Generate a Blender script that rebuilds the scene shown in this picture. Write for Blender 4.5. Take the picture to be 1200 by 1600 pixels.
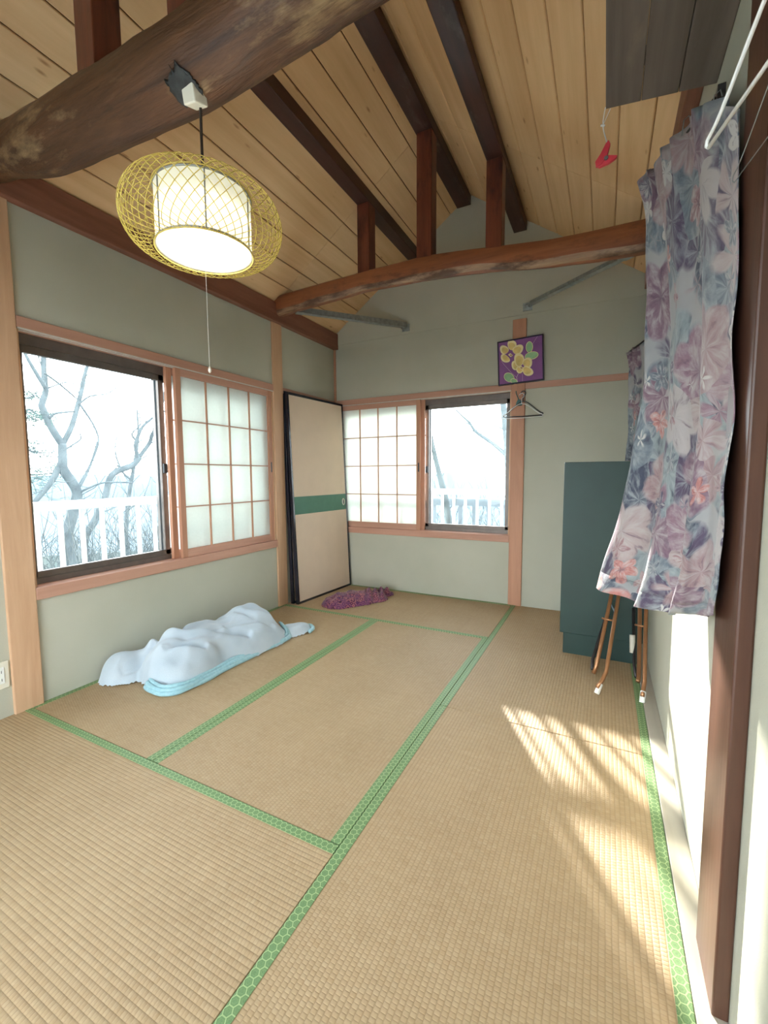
import bpy, bmesh, math, random
from mathutils import Vector, Matrix, noise
random.seed(7)
for _o in list(bpy.data.objects): bpy.data.objects.remove(_o)
SC = bpy.context.scene
COL = SC.collection
PI = math.pi

# ------------------------------------------------------------------ camera
CAM = Vector((2.3785, -0.1098, 1.0787)); YAW, PITCH, ROLL, FPX = .4706, .0842, -.0059, 677.3774
_f = Vector((-math.sin(YAW)*math.cos(PITCH), math.cos(YAW)*math.cos(PITCH), -math.sin(PITCH)))
_r = Vector((math.cos(YAW), math.sin(YAW), 0)); _u = _r.cross(_f)
RIGHT = math.cos(ROLL)*_r + math.sin(ROLL)*_u; UP = -math.sin(ROLL)*_r + math.cos(ROLL)*_u; FWD = _f
cam_d = bpy.data.cameras.new('camera'); cam = bpy.data.objects.new('camera', cam_d); COL.objects.link(cam)
_m = Matrix((RIGHT, UP, -FWD)).transposed().to_4x4(); _m.translation = CAM; cam.matrix_world = _m
cam_d.sensor_fit = 'VERTICAL'; cam_d.sensor_height = 36; cam_d.sensor_width = 27; cam_d.lens = FPX*36/1600
cam_d.clip_start = .02; cam_d.clip_end = 3000
SC.camera = cam
def at(px, py, ax, v):
    """photo pixel (1200x1600) -> the point of its ray that lies on the plane coordinate[ax] = v"""
    d = RIGHT*((px-600)/FPX) - UP*((py-800)/FPX) + FWD
    return CAM + d*((v-CAM[ax])/d[ax])

# ------------------------------------------------------------------ world, sun, exposure
SKY = 11.0; SUN = 23.0
w = bpy.data.worlds.new('sky'); SC.world = w; w.use_nodes = True
nt = w.node_tree; nt.nodes.clear()
_out = nt.nodes.new('ShaderNodeOutputWorld'); _bg = nt.nodes.new('ShaderNodeBackground')
_tc = nt.nodes.new('ShaderNodeTexCoord'); _sx = nt.nodes.new('ShaderNodeSeparateXYZ'); _cr = nt.nodes.new('ShaderNodeValToRGB')
nt.links.new(_tc.outputs['Generated'], _sx.inputs[0]); nt.links.new(_sx.outputs['Z'], _cr.inputs[0])
_cr.color_ramp.elements[0].position = 0.0; _cr.color_ramp.elements[0].color = (.93, .97, 1, 1)
_cr.color_ramp.elements[1].position = .9; _cr.color_ramp.elements[1].color = (.72, .87, 1, 1)
nt.links.new(_cr.outputs[0], _bg.inputs[0]); _bg.inputs[1].default_value = SKY
nt.links.new(_bg.outputs[0], _out.inputs[0])
sun_d = bpy.data.lights.new('sun', 'SUN'); sun = bpy.data.objects.new('sun', sun_d); COL.objects.link(sun)
_el = math.radians(17.6); _h = Vector((.499, -.866, 0)).normalized()
SUN_DIR = Vector((_h.x*math.cos(_el), _h.y*math.cos(_el), -math.sin(_el)))
sun.rotation_euler = SUN_DIR.to_track_quat('-Z', 'Y').to_euler(); sun.location = (-3, 9, 5)
sun_d.energy = SUN; sun_d.angle = math.radians(.9); sun_d.color = (1, .95, .86)
SC.view_settings.view_transform = 'Standard'; SC.view_settings.look = 'None'
SC.view_settings.exposure = 0.28; SC.view_settings.gamma = 1; SC.view_settings.use_curve_mapping = False
SC.cycles.max_bounces = 14; SC.cycles.diffuse_bounces = 8; SC.cycles.transparent_max_bounces = 16
SC.cycles.sample_clamp_indirect = 8

# ------------------------------------------------------------------ node helper
class T:
    """a socket (or number) that builds Math nodes through operators"""
    def __init__(s, g, v): s.g, s.v = g, v
    def _o(s, op, *b): return s.g.math(op, s, *b)
    def __add__(s, b): return s._o('ADD', b)
    def __sub__(s, b): return s._o('SUBTRACT', b)
    def __mul__(s, b): return s._o('MULTIPLY', b)
    def __truediv__(s, b): return s._o('DIVIDE', b)
    def __radd__(s, b): return s.g.math('ADD', b, s)
    def __rsub__(s, b): return s.g.math('SUBTRACT', b, s)
    def __rmul__(s, b): return s.g.math('MULTIPLY', b, s)
    def lt(s, b): return s._o('LESS_THAN', b)
    def gt(s, b): return s._o('GREATER_THAN', b)
    def abs(s): return s._o('ABSOLUTE')
    def fract(s): return s._o('FRACT')
    def floor(s): return s._o('FLOOR')
    def mod(s, b): return s._o('FLOORED_MODULO', b)
    def sin(s): return s._o('SINE')
    def cos(s): return s._o('COSINE')
    def max(s, b): return s._o('MAXIMUM', b)
    def min(s, b): return s._o('MINIMUM', b)
    def pow(s, b): return s._o('POWER', b)
    def sqrt(s): return s._o('SQRT')
class G:
    def __init__(s, name):
        s.m = bpy.data.materials.new(name); s.m.use_nodes = True; s.t = s.m.node_tree; s.t.nodes.clear()
        s.out = s.n('OutputMaterial')
    def n(s, k): return s.t.nodes.new('ShaderNode'+k)
    def set(s, sock, v):
        if isinstance(v, T): v = v.v
        if isinstance(v, bpy.types.NodeSocket): s.t.links.new(v, sock)
        elif isinstance(v, (tuple, list)): sock.default_value = (*v, 1) if len(v) == 3 and len(sock.default_value) == 4 else v
        else: sock.default_value = v
    def math(s, op, *a):
        n = s.n('Math'); n.operation = op
        for k, x in enumerate(a): s.set(n.inputs[k], x)
        return T(s, n.outputs[0])
    def xyz(s, vec):
        n = s.n('SeparateXYZ'); s.set(n.inputs[0], vec); return [T(s, o) for o in n.outputs]
    def comb(s, x, y, z):
        n = s.n('CombineXYZ')
        for k, v in enumerate((x, y, z)): s.set(n.inputs[k], v)
        return n.outputs[0]
    def coord(s, k='Object'): return s.n('TexCoord').outputs[k]
    def rand(s): return T(s, s.n('ObjectInfo').outputs['Random'])
    def map(s, vec, scale=(1, 1, 1), loc=(0, 0, 0)):
        n = s.n('Mapping'); s.set(n.inputs[0], vec); s.set(n.inputs['Scale'], scale); s.set(n.inputs['Location'], loc); return n.outputs[0]
    def noise(s, vec, scale=5, detail=3, rough=.5, dist=0):
        n = s.n('TexNoise'); s.set(n.inputs['Vector'], vec); s.set(n.inputs['Scale'], scale); s.set(n.inputs['Detail'], detail)
        s.set(n.inputs['Roughness'], rough); s.set(n.inputs['Distortion'], dist); return T(s, n.outputs[0])
    def voro(s, vec, scale, rnd=1.0, feat='F1'):
        n = s.n('TexVoronoi'); n.feature = feat; s.set(n.inputs['Vector'], vec); s.set(n.inputs['Scale'], scale)
        s.set(n.inputs['Randomness'], rnd); return n
    def ramp(s, f, *stops, interp='LINEAR'):
        n = s.n('ValToRGB'); s.set(n.inputs[0], f); e = n.color_ramp.elements; n.color_ramp.interpolation = interp
        while len(e) < len(stops): e.new(.5)
        for k, (p, c) in enumerate(stops): e[k].position = p; e[k].color = (*c, 1) if len(c) == 3 else c
        return n.outputs[0]
    def mix(s, f, a, b, mode='MIX'):
        n = s.n('MixRGB'); n.blend_type = mode; s.set(n.inputs[0], f); s.set(n.inputs[1], a); s.set(n.inputs[2], b); return n.outputs[0]
    def rng(s, f, a, b, c, d):
        n = s.n('MapRange'); s.set(n.inputs[0], f)
        for k, v in enumerate((a, b, c, d)): n.inputs[k+1].default_value = v
        return T(s, n.outputs[0])
    def bump(s, h, strength=.3, dist=.002):
        n = s.n('Bump'); s.set(n.inputs['Height'], h); n.inputs['Strength'].default_value = strength; n.inputs['Distance'].default_value = dist
        return n.outputs[0]
    def bsdf(s, col, rough=.6, normal=None, metal=0, spec=.5, sheen=0, emit=None, es=0):
        p = s.n('BsdfPrincipled'); s.set(p.inputs['Base Color'], col); s.set(p.inputs['Roughness'], rough); s.set(p.inputs['Metallic'], metal)
        s.set(p.inputs['Specular IOR Level'], spec); s.set(p.inputs['Sheen Weight'], sheen)
        if normal is not None: s.set(p.inputs['Normal'], normal)
        if emit is not None: s.set(p.inputs['Emission Color'], emit); s.set(p.inputs['Emission Strength'], es)
        return p.outputs[0]
    def done(s, sh): s.t.links.new(sh, s.out.inputs[0]); return s.m
    def mixsh(s, f, a, b):
        n = s.n('MixShader'); s.set(n.inputs[0], f); s.t.links.new(a, n.inputs[1]); s.t.links.new(b, n.inputs[2]); return n.outputs[0]

M = {}
def plain(name, col, rough=.6, metal=0, spec=.5, var=.12, sc=18, bump=0, sheen=0):
    g = G(name); v = g.coord(); f = g.noise(v, sc, 4)
    c = g.mix(g.rng(f, .3, .7, 0, 1), tuple(x*(1-var) for x in col), tuple(min(1, x*(1+var)) for x in col))
    nr = g.bump(f, bump, .003) if bump else None
    M[name] = g.done(g.bsdf(c, rough, nr, metal, spec, sheen)); return M[name]
def wood(name, dark, light, axis=2, rough=.55, sc=9, knots=None, spec=.4, bump=.15, wear=None, wear_lo=.58, wear_hi=.72):
    """grain stretched along the given local axis, each object shifted by its random number"""
    g = G(name); x, y, z = g.xyz(g.coord()); r = g.rand()
    q = [x, y, z]; s3 = [1, 1, 1]; s3[axis] = .07
    v = g.comb(*[(a*s3[k] + r*(7.3+3*k)) for k, a in enumerate(q)])
    f = g.noise(v, sc, 5, .6, 1.2); f2 = g.noise(v, sc*7, 3, .6)
    c = g.ramp(g.math('ADD', f*.75, f2*.25), (.3, dark), (.68, light))
    c = g.mix(g.rng(r, 0, 1, 0, .22), c, tuple(k*.72 for k in light))
    if knots:
        s4 = [1, 1, 1]; s4[axis] = .3
        vv = g.voro(g.comb(*[(a*s4[k] + r*(3.3+5*k)) for k, a in enumerate(q)]), 13)
        kd = T(g, vv.outputs['Distance'])
        c = g.mix(g.rng(kd, .03, .11, .85, 0), c, knots)
    if wear:
        wn = g.noise(g.comb(*[(a*(.35 if k == axis else 1)+r*2) for k, a in enumerate(q)]), 7, 6, .68)
        c = g.mix(g.rng(wn, wear_lo, wear_hi, 0, .85), c, wear)
    M[name] = g.done(g.bsdf(c, rough, g.bump(f2, bump, .004), 0, spec)); return M[name]

# plaster walls
g = G('plaster'); v = g.coord(); f = g.noise(v, 220, 4, .7); f2 = g.noise(v, 1.7, 4)
M['plaster'] = g.done(g.bsdf(g.mix(g.rng(f2, .3, .7, 0, 1), (.43, .425, .342), (.495, .485, .398)), .93, g.bump(f, .35, .002), 0, .15))
wood('trim_wood', (.42, .212, .145), (.55, .308, .222), 1)
wood('trim_wood_x', (.42, .212, .145), (.55, .308, .222), 0)
wood('post_wood', (.50, .29, .165), (.66, .42, .26), 2)
wood('post_red', (.40, .185, .11), (.56, .29, .18), 2)
wood('post_dark', (.050, .020, .012), (.105, .045, .027), 2, .4)
wood('plate_wood', (.16, .06, .035), (.30, .125, .08), 1, .5)
wood('purlin_wood', (.028, .012, .010), (.085, .035, .026), 1, .35, wear=(.17, .15, .12), wear_lo=.60, wear_hi=.8)
wood('tie_wood', (.15, .042, .016), (.34, .115, .045), 0, .38, wear=(.05, .015, .01), wear_lo=.52, wear_hi=.68, spec=.5, bump=.35)
wood('wane_wood', (.20, .095, .05), (.50, .34, .22), 0, .5, sc=14, wear=(.07, .03, .018), wear_lo=.46, wear_hi=.58, bump=.6)
wood('log_wood', (.018, .008, .006), (.16, .070, .030), 0, .5, sc=15, wear=(.42, .28, .14), wear_lo=.52, wear_hi=.70, spec=.4, bump=1.0)
wood('strut_wood', (.06, .016, .010), (.22, .062, .032), 2, .35, wear=(.03, .01, .008), wear_lo=.52, wear_hi=.66)
wood('ceiling_pine', (.60, .365, .175), (.76, .51, .275), 1, .6, sc=7, knots=(.34, .16, .06), bump=.08)
wood('shelf_wood', (.085, .065, .052), (.19, .15, .12), 1, .85, sc=8, wear=(.25, .19, .14), wear_lo=.55, wear_hi=.8)
wood('base_strip', (.42, .37, .29), (.56, .50, .41), 1)
plain('groove_dark', (.10, .045, .02), .9); plain('subfloor', (.32, .24, .15), .8); plain('roof_slab', (.16, .15, .15), .9)
plain('exterior_wall', (.45, .42, .36), .9)
plain('bronze_sash', (.15, .125, .11), .4, .5); plain('white_metal', (.80, .82, .83), .35, 0, .5, .03)
plain('steel', (.36, .40, .40), .42, .7, .5, .2, 40); plain('black_lacquer', (.010, .012, .022), .18, 0, .6, .2)
plain('fusuma_paper', (.66, .52, .40), .85, 0, .2, .03, 6); plain('fusuma_green', (.085, .195, .14), .7, 0, .3, .05)
plain('gilt', (.75, .70, .58), .3, .6); plain('green_board', (.008, .034, .028), .5, 0, .5, .12, 5)
plain('board_edge', (.55, .52, .46), .6); plain('bronze_tube', (.42, .20, .095), .3, .65, .5, .12); plain('white_cap', (.78, .76, .70), .5)
plain('steel_dark', (.035, .036, .036), .6, .2, .4, .5, 40); plain('dark_tube', (.06, .05, .05), .35, .6); plain('rattan', (.74, .57, .13), .45, 0, .4, .1); plain('cord_black', (.02, .012, .01), .5)
plain('lamp_metal', (.30, .30, .28), .4, .3); plain('white_plastic', (.80, .80, .76), .35, 0, .5, .03); plain('ivory', (.74, .70, .58), .4, 0, .5, .03)
plain('teal_plastic', (.03, .12, .12), .4); plain('dark_plastic', (.03, .035, .04), .4); plain('grey_wire', (.34, .36, .36), .35, .7)
plain('peg_red', (.72, .055, .075), .35, 0, .5, .1); plain('string', (.72, .70, .64), .8); plain('tape', (.70, .66, .56), .6)
plain('canvas_purple', (.255, .105, .29), .7, 0, .3, .10, 9); plain('frame_dark', (.022, .012, .04), .4)
plain('petal_yellow', (.74, .56, .22), .7, 0, .2, .16, 22); plain('petal_pale', (.86, .74, .42), .7, 0, .2, .08, 22)
plain('leaf_green', (.30, .50, .27), .7, 0, .2, .12); plain('line_pink', (.66, .50, .62), .7); plain('flower_eye', (.40, .20, .12), .7)
plain('hinge_blue', (.30, .42, .55), .4, .3)
plain('bark', (.060, .066, .066), .95, 0, .1, .35, 6); plain('twig', (.065, .07, .066), .95, 0, .1, .3)
plain('pine_needles', (.05, .085, .06), .8); plain('balcony_floor', (.42, .44, .44), .8); plain('fence_grey', (.075, .085, .09), .7)
g = G('hillside'); v = g.coord(); f = g.noise(v, .35, 6, .7); M['hillside'] = g.done(g.bsdf(g.ramp(f, (.35, (.035, .045, .04)), (.6, (.07, .075, .064)), (.75, (.045, .065, .043))), 1, None, 0, 0))
plain('far_hill', (.078, .095, .108), 1, 0, 0, .06, .01); plain('sea', (.082, .098, .11), 1, 0, 0, .03, .004)
plain('tile_roof', (.07, .08, .09), .8); plain('house_wall', (.14, .135, .125), .9)

# shoji paper: diffuse light comes through
g = G('shoji_paper'); v = g.coord(); f = g.noise(v, 60, 5, .7)
c = g.mix(g.rng(f, .3, .7, 0, 1), (.84, .86, .84), (.88, .90, .88))
d = g.n('BsdfDiffuse'); g.set(d.inputs[0], c); tr = g.n('BsdfTranslucent'); g.set(tr.inputs[0], c)
M['shoji_paper'] = g.done(g.mixsh(.62, d.outputs[0], tr.outputs[0]))
# window glass; a bluish translucent veil puts glare haze over the view
g = G('window_glass'); tp = g.n('BsdfTransparent'); tp.inputs[0].default_value = (.95, .97, .97, 1)
gl = g.n('BsdfGlossy'); gl.inputs['Roughness'].default_value = .02
tl = g.n('BsdfTranslucent'); tl.inputs[0].default_value = (.62, .86, 1, 1)
lw = g.n('LayerWeight'); lw.inputs[0].default_value = .25
a = g.mixsh(T(g, lw.outputs['Fresnel'])*.6, tp.outputs[0], gl.outputs[0])
M['window_glass'] = g.done(g.mixsh(.018, a, tl.outputs[0]))
# lamp shade and tube
g = G('lamp_shade'); v = g.coord()
tl = g.n('BsdfTranslucent'); tl.inputs[0].default_value = (.9, .88, .78, 1); df = g.n('BsdfDiffuse'); df.inputs[0].default_value = (.85, .83, .74, 1)
em = g.n('Emission'); em.inputs[0].default_value = (.96, 1, .88, 1); em.inputs[1].default_value = .2
ad = g.n('AddShader'); g.t.links.new(g.mixsh(.5, df.outputs[0], tl.outputs[0]), ad.inputs[0]); g.t.links.new(em.outputs[0], ad.inputs[1])
M['lamp_shade'] = g.done(ad.outputs[0])
g = G('lamp_tube'); em = g.n('Emission'); em.inputs[0].default_value = (1, 1, .95, 1); em.inputs[1].default_value = 2.6; M['lamp_tube'] = g.done(em.outputs[0])

# tatami: ribs parallel to the long (local Y) side, rushes wrapped across them
g = G('tatami_weave'); x, y, z = g.xyz(g.coord()); r = g.rand()
rib = x/.0140; rf = (rib.fract()-.5).abs()*2
row = (y/.0100 + rib.floor().mod(2)*.5); cf = (row.fract()-.5).abs()*2
h = (1-rf.pow(3))*(1-cf.pow(4)*.75)
pat = g.noise(g.comb(x*1.1+r*9, y*.8, r*5), 2.2, 5, .6); rush = g.noise(g.comb(x*3, y*160, r), 1, 2); st = g.noise(g.comb(rib.floor()*.37, row.floor()*.71, r), 3, 2)
c = g.ramp(pat, (.3, (.395, .262, .138)), (.7, (.475, .328, .182)))
c = g.mix(g.rng(st, .3, .75, 0, .45), c, (.55, .415, .26))
c = g.mix(g.rng(rush, .4, .8, 0, .3), c, (.33, .215, .105))
c = g.mix(g.rng(h, .1, .7, .36, 0), c, (.26, .16, .075))
M['tatami_weave'] = g.done(g.bsdf(c, .62, g.bump(h, .36, .003), 0, .4))
# green border cloth with hexagon pattern
g = G('tatami_border'); x, y, z = g.xyz(g.coord()); K = 1/.0190
px, py = (y+50)*K, (x+50.0078)*K
def hexcell(ax, ay):
    return ax.mod(1)-.5, ay.mod(1.7320508)-.8660254
ax, ay = hexcell(px, py); bx, by = hexcell(px-.5, py-.8660254)
s = (ax*ax+ay*ay).lt(bx*bx+by*by)
gx = (s*ax+(1-s)*bx).abs(); gy = (s*ay+(1-s)*by).abs()
hd = (gx*.5+gy*.8660254).max(gx)
thr = g.noise(g.coord(), 900, 2)
c = g.mix(g.rng(thr, .35, .65, 0, 1), (.115, .205, .080), (.185, .295, .125))
c = g.mix(g.rng(hd, .425, .455, 0, .8), c, (.42, .53, .25))
c = g.mix(g.rng((hd-.24).abs(), .025, .045, .22, 0), c, (.28, .42, .17))
M['tatami_border'] = g.done(g.bsdf(c, .55, g.bump(thr, .2, .001), 0, .4))

# floral print for curtain cloth, laid out in the cloth's own UV (metres)
g = G('floral_cloth'); uv = g.coord('UV')
nz = g.n('TexNoise'); g.set(nz.inputs['Vector'], uv); nz.inputs['Scale'].default_value = 9; nz.inputs['Detail'].default_value = 3
wv = g.n('VectorMath'); wv.operation = 'MULTIPLY_ADD'; g.set(wv.inputs[0], nz.outputs['Color']); wv.inputs[1].default_value = (.05, .05, 0); g.set(wv.inputs[2], uv)
def flowers(vec, scale, rad, petals, amp):
    vo = g.voro(vec, scale, .85)
    df = g.n('VectorMath'); df.operation = 'SUBTRACT'; g.set(df.inputs[0], vec); g.set(df.inputs[1], vo.outputs['Position'])
    dx, dy, _ = g.xyz(df.outputs[0]); cr, cg, cb = g.xyz(vo.outputs['Color'])
    ang = g.math('ARCTAN2', dy, dx); d = T(g, vo.outputs['Distance'])
    R = rad + amp*(ang*petals + cr*6.28).cos().abs()
    return d/R, ang, cr, cg
base = g.mix(g.rng(g.noise(wv.outputs[0], 5, 3), .35, .65, 0, 1), (.31, .315, .32), (.40, .385, .38))
def painted(c, vec, scale, rad, petals, amp, stops, lite, dark, hard=.94):
    d, an, r1, r2 = flowers(vec, scale, rad, petals, amp)
    fl = g.ramp(r1, *stops, interp='CONSTANT')
    st_ = g.noise(g.comb(an*1.3, d*1.1, r2*20), 2.0, 4, .6); sp_ = g.noise(g.map(wv.outputs[0], (26, 9, 1)), 1.6, 3)
    fl = g.mix(g.rng(st_, .46, .66, 0, .75), fl, lite); fl = g.mix(g.rng(st_, .30, .44, .7, 0), fl, dark); fl = g.mix(g.rng(sp_, .5, .75, 0, .4), fl, lite)
    fl = g.mix(g.rng(d, .08, .30, .6, 0), fl, dark)
    return g.mix(g.rng(d, hard, 1.04, 1, 0), c, fl)
c = painted(base, g.map(wv.outputs[0], (1, .7, 1), (3.1, 1.7, 0)), 7.5, .62, 1.0, .24, ((0, (.075, .085, .12)), (.3, (.17, .20, .23)), (.55, (.11, .085, .13)), (.8, (.24, .28, .29))), (.36, .39, .40), (.05, .05, .085))
c = painted(c, g.map(wv.outputs[0], (1, 1, 1), (.4, .2, 0)), 5.0, .47, 2.5, .17, ((0, (.34, .235, .24)), (.25, (.27, .17, .21)), (.45, (.40, .32, .31)), (.62, (.22, .14, .18)), (.78, (.30, .19, .22)), (.86, (.50, .21, .19)), (.93, (.42, .38, .37))), (.46, .42, .41), (.12, .075, .11))
c = painted(c, g.map(wv.outputs[0], (1.1, .9, 1), (7.7, 4.2, 0)), 8.0, .20, 2.5, .16, ((0, (.55, .53, .50)), (.3, (.10, .09, .14)), (.5, (.32, .19, .20)), (.7, (.16, .19, .22)), (.9, (.45, .20, .18))), (.52, .49, .47), (.10, .07, .10))
th = g.noise(uv, 800, 2)
sh = g.bsdf(c, .8, g.bump(th, .15, .0008), 0, .2, .2)
tl = g.n('BsdfTranslucent'); g.set(tl.inputs[0], c)
M['floral_cloth'] = g.done(g.mixsh(.16, sh, tl.outputs[0]))
# plum paisley cloth
g = G('paisley_cloth'); v = g.coord(); wp = g.noise(v, 14, 3)
vo = g.voro(v, 30, 1); d = T(g, vo.outputs['Distance']); cr, cg, cb = g.xyz(vo.outputs['Color'])
c = g.ramp((d*15+cr*6).sin()*.5+.5, (.1, (.055, .012, .04)), (.45, (.17, .040, .085)), (.8, (.34, .12, .13)))
c = g.mix(g.rng(cg, .55, .6, 0, .55), c, (.10, .03, .115)); c = g.mix(g.rng(wp, .4, .7, 0, .4), c, (.26, .09, .13))
M['paisley_cloth'] = g.done(g.bsdf(c, .85, g.bump(d, .3, .004), 0, .2, .2))
g = G('blanket_fleece'); v = g.coord(); f = g.noise(v, 260, 4, .7); f2 = g.noise(v, 6, 3)
M['blanket_fleece'] = g.done(g.bsdf(g.mix(g.rng(f2, .3, .7, 0, 1), (.42, .49, .55), (.50, .56, .61)), .95, g.bump(f, .5, .004), 0, .1, .4))
g = G('blanket_satin'); v = g.coord(); f = g.noise(v, 70, 3)
M['blanket_satin'] = g.done(g.bsdf(g.mix(g.rng(f, .3, .7, 0, 1), (.26, .46, .53), (.34, .55, .60)), .42, g.bump(f, .2, .002), 0, .4, .2))

# ------------------------------------------------------------------ mesh helpers
class MB:
    def __init__(s): s.v, s.f, s.mi, s.uv = [], [], [], {}
    def add(s, v, f, m=0):
        o = len(s.v); s.v += [tuple(p) for p in v]; s.f += [tuple(i+o for i in q) for q in f]; s.mi += [m]*len(f); return s
    def box(s, x0, y0, z0, x1, y1, z1, m=0):
        return s.add([(x0,y0,z0),(x1,y0,z0),(x1,y1,z0),(x0,y1,z0),(x0,y0,z1),(x1,y0,z1),(x1,y1,z1),(x0,y1,z1)],
                     [(3,2,1,0),(4,5,6,7),(0,1,5,4),(1,2,6,5),(2,3,7,6),(3,0,4,7)], m)
    def tube(s, pts, r, seg=8, m=0, cap=True, closed=False, shape=None):
        pts = [Vector(p) for p in pts]; n = len(pts); R = r if isinstance(r, (list, tuple)) else [r]*n
        vs, fs = [], []; nrm = None
        for i, p in enumerate(pts):
            a = pts[i-1] if (i or closed) else p; b = pts[(i+1) % n] if (i < n-1 or closed) else p
            t = (b-a).normalized()
            if nrm is None:
                nrm = t.cross(Vector((0, 0, 1)) if abs(t.z) < .9 else Vector((1, 0, 0))).normalized()
            nrm = (nrm - t*nrm.dot(t)).normalized(); bi = t.cross(nrm)
            for k in range(seg):
                an = 2*PI*k/seg; rr = R[i]*(shape(i, an) if shape else 1)
                vs.append(p + nrm*math.cos(an)*rr + bi*math.sin(an)*rr)
        for i in range(n if closed else n-1):
            j = (i+1) % n
            for k in range(seg): fs.append((i*seg+k, i*seg+(k+1) % seg, j*seg+(k+1) % seg, j*seg+k))
        if cap and not closed: fs += [tuple(reversed(range(seg))), tuple(range((n-1)*seg, n*seg))]
        return s.add(vs, fs, m)
    def beam(s, a, b, wd, ht, up=(0, 0, 1), m=0):
        a, b = Vector(a), Vector(b); t = (b-a).normalized(); sd = t.cross(Vector(up)).normalized(); u = sd.cross(t)
        vs = [p + sd*(wd/2*i) + u*(ht/2*j) for p in (a, b) for i, j in ((-1,-1),(1,-1),(1,1),(-1,1))]
        return s.add(vs, [(0,1,2,3),(7,6,5,4),(0,4,5,1),(1,5,6,2),(2,6,7,3),(3,7,4,0)], m)
    def lathe(s, prof, c, seg=24, m=0, cap=False):
        vs = [(c[0]+r*math.cos(2*PI*k/seg), c[1]+r*math.sin(2*PI*k/seg), c[2]+z) for r, z in prof for k in range(seg)]
        fs = [(i*seg+k, i*seg+(k+1) % seg, (i+1)*seg+(k+1) % seg, (i+1)*seg+k) for i in range(len(prof)-1) for k in range(seg)]
        if cap: fs += [tuple(reversed(range(seg))), tuple(range((len(prof)-1)*seg, len(prof)*seg))]
        return s.add(vs, fs, m)
    def prism(s, poly, fn, t0, t1, m=0):
        n = len(poly); vs = [fn(a, b, t) for t in (t0, t1) for a, b in poly]
        fs = [tuple(range(n)), tuple(reversed(range(n, 2*n)))] + [(k, n+k, n+(k+1) % n, (k+1) % n) for k in range(n)]
        return s.add(vs, fs, m)
    def mesh(s, name, mats, smooth=False):
        me = bpy.data.meshes.new(name); me.from_pydata(s.v, [], s.f)
        for x in (mats if isinstance(mats, (list, tuple)) else [mats]): me.materials.append(M[x])
        me.polygons.foreach_set('material_index', s.mi)
        if smooth: me.polygons.foreach_set('use_smooth', [True]*len(me.polygons))
        bm = bmesh.new(); bm.from_mesh(me); bmesh.ops.recalc_face_normals(bm, faces=bm.faces); bm.to_mesh(me); bm.free()
        me.update(); return me
    def build(s, name, mats, parent=None, smooth=False, bevel=0, loc=None, rot=None):
        return link(name, s.mesh(name, mats, smooth), parent, bevel, loc, rot)
def link(name, me, parent=None, bevel=0, loc=None, rot=None):
    o = bpy.data.objects.new(name, me); COL.objects.link(o)
    if parent is not None: o.parent = parent
    if loc is not None: o.location = loc
    if rot is not None: o.rotation_euler = rot
    if bevel:
        b = o.modifiers.new('edge', 'BEVEL'); b.width = bevel; b.segments = 2; b.limit_method = 'ANGLE'
    return o
def tag(o, label=None, cat=None, group=None, kind=None):
    if label: o['label'] = label
    if cat: o['category'] = cat
    if group: o['group'] = group
    if kind: o['kind'] = kind
    return o
def thing(name, label, cat, loc=(0, 0, 0), group=None):
    o = bpy.data.objects.new(name, None); COL.objects.link(o); o.location = loc; o.empty_display_size = .05
    bpy.context.view_layer.update()
    return tag(o, label, cat, group)
def shell(name, mb, mat, label, cat, bevel=0, smooth=False):
    return tag(mb.build(name, mat, None, smooth, bevel), label, cat, None, 'structure')
def put(mb, name, mats, root, smooth=False, bevel=0):
    """part given in world coordinates under a root that sits at its own base"""
    o = mb.build(name, mats, root, smooth, bevel); o.matrix_parent_inverse = Matrix.Translation(root.location).inverted(); return o
def B(*a): return MB().box(*a)
def smooth_path(pts, n=6):
    pts = [Vector(p) for p in pts]; out = []
    for i in range(len(pts)-1):
        p0, p1, p2, p3 = pts[max(i-1, 0)], pts[i], pts[i+1], pts[min(i+2, len(pts)-1)]
        for k in range(n):
            t = k/n; out.append(.5*((2*p1)+(p2-p0)*t+(2*p0-5*p1+4*p2-p3)*t*t+(3*p1-p0-3*p2+p3)*t**3))
    return out+[pts[-1]]
def interp(tab, x):
    for (a, b), (c, d) in zip(tab, tab[1:]):
        if x <= c: return b+(d-b)*(x-a)/(c-a) if x > a else b
    return tab[-1][1]

# ------------------------------------------------------------------ the room shell
XR, YB, YF = 2.63, 3.52, -.95          # right wall, back wall, front wall
RX, RZ, RS = 1.33, 3.335, .695          # roof ridge line and slope
def roof_z(x): return RZ-RS*abs(x-RX)
shell('floor', B(-.12, YF, -.20, XR+.12, YB+.12, -.05), 'subfloor', 'plain board sub-floor lying under the tatami mats', 'floor')
LW = (.93, 2.62, .56, 1.75)            # left window opening y0 y1 z0 z1
BW = (.03, 1.69, .58, 1.75)            # back window opening x0 x1 z0 z1
mb = MB()
mb.box(-.12, YF, -.05, 0, LW[0], 2.45); mb.box(-.12, LW[1], -.05, 0, YB+.12, 2.45)
mb.box(-.12, LW[0], -.05, 0, LW[1], LW[2]-.055); mb.box(-.12, LW[0], LW[3]+.05, 0, LW[1], 2.45)
wall_left = shell('wall_left', mb, 'plaster', 'sage green plaster wall with the wide window on the left', 'wall')
mb = MB(); y0, y1 = YB, YB+.12
mb.box(0, y0, -.05, BW[0], y1, 2.325); mb.box(BW[1], y0, -.05, XR+.12, y1, 2.325)
mb.box(BW[0], y0, -.05, BW[1], y1, BW[2]-.055); mb.box(BW[0], y0, BW[3]+.05, BW[1], y1, 2.325)
wall_back = shell('wall_back', mb, 'plaster', 'grey green plaster end wall with the smaller window', 'wall')
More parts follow.
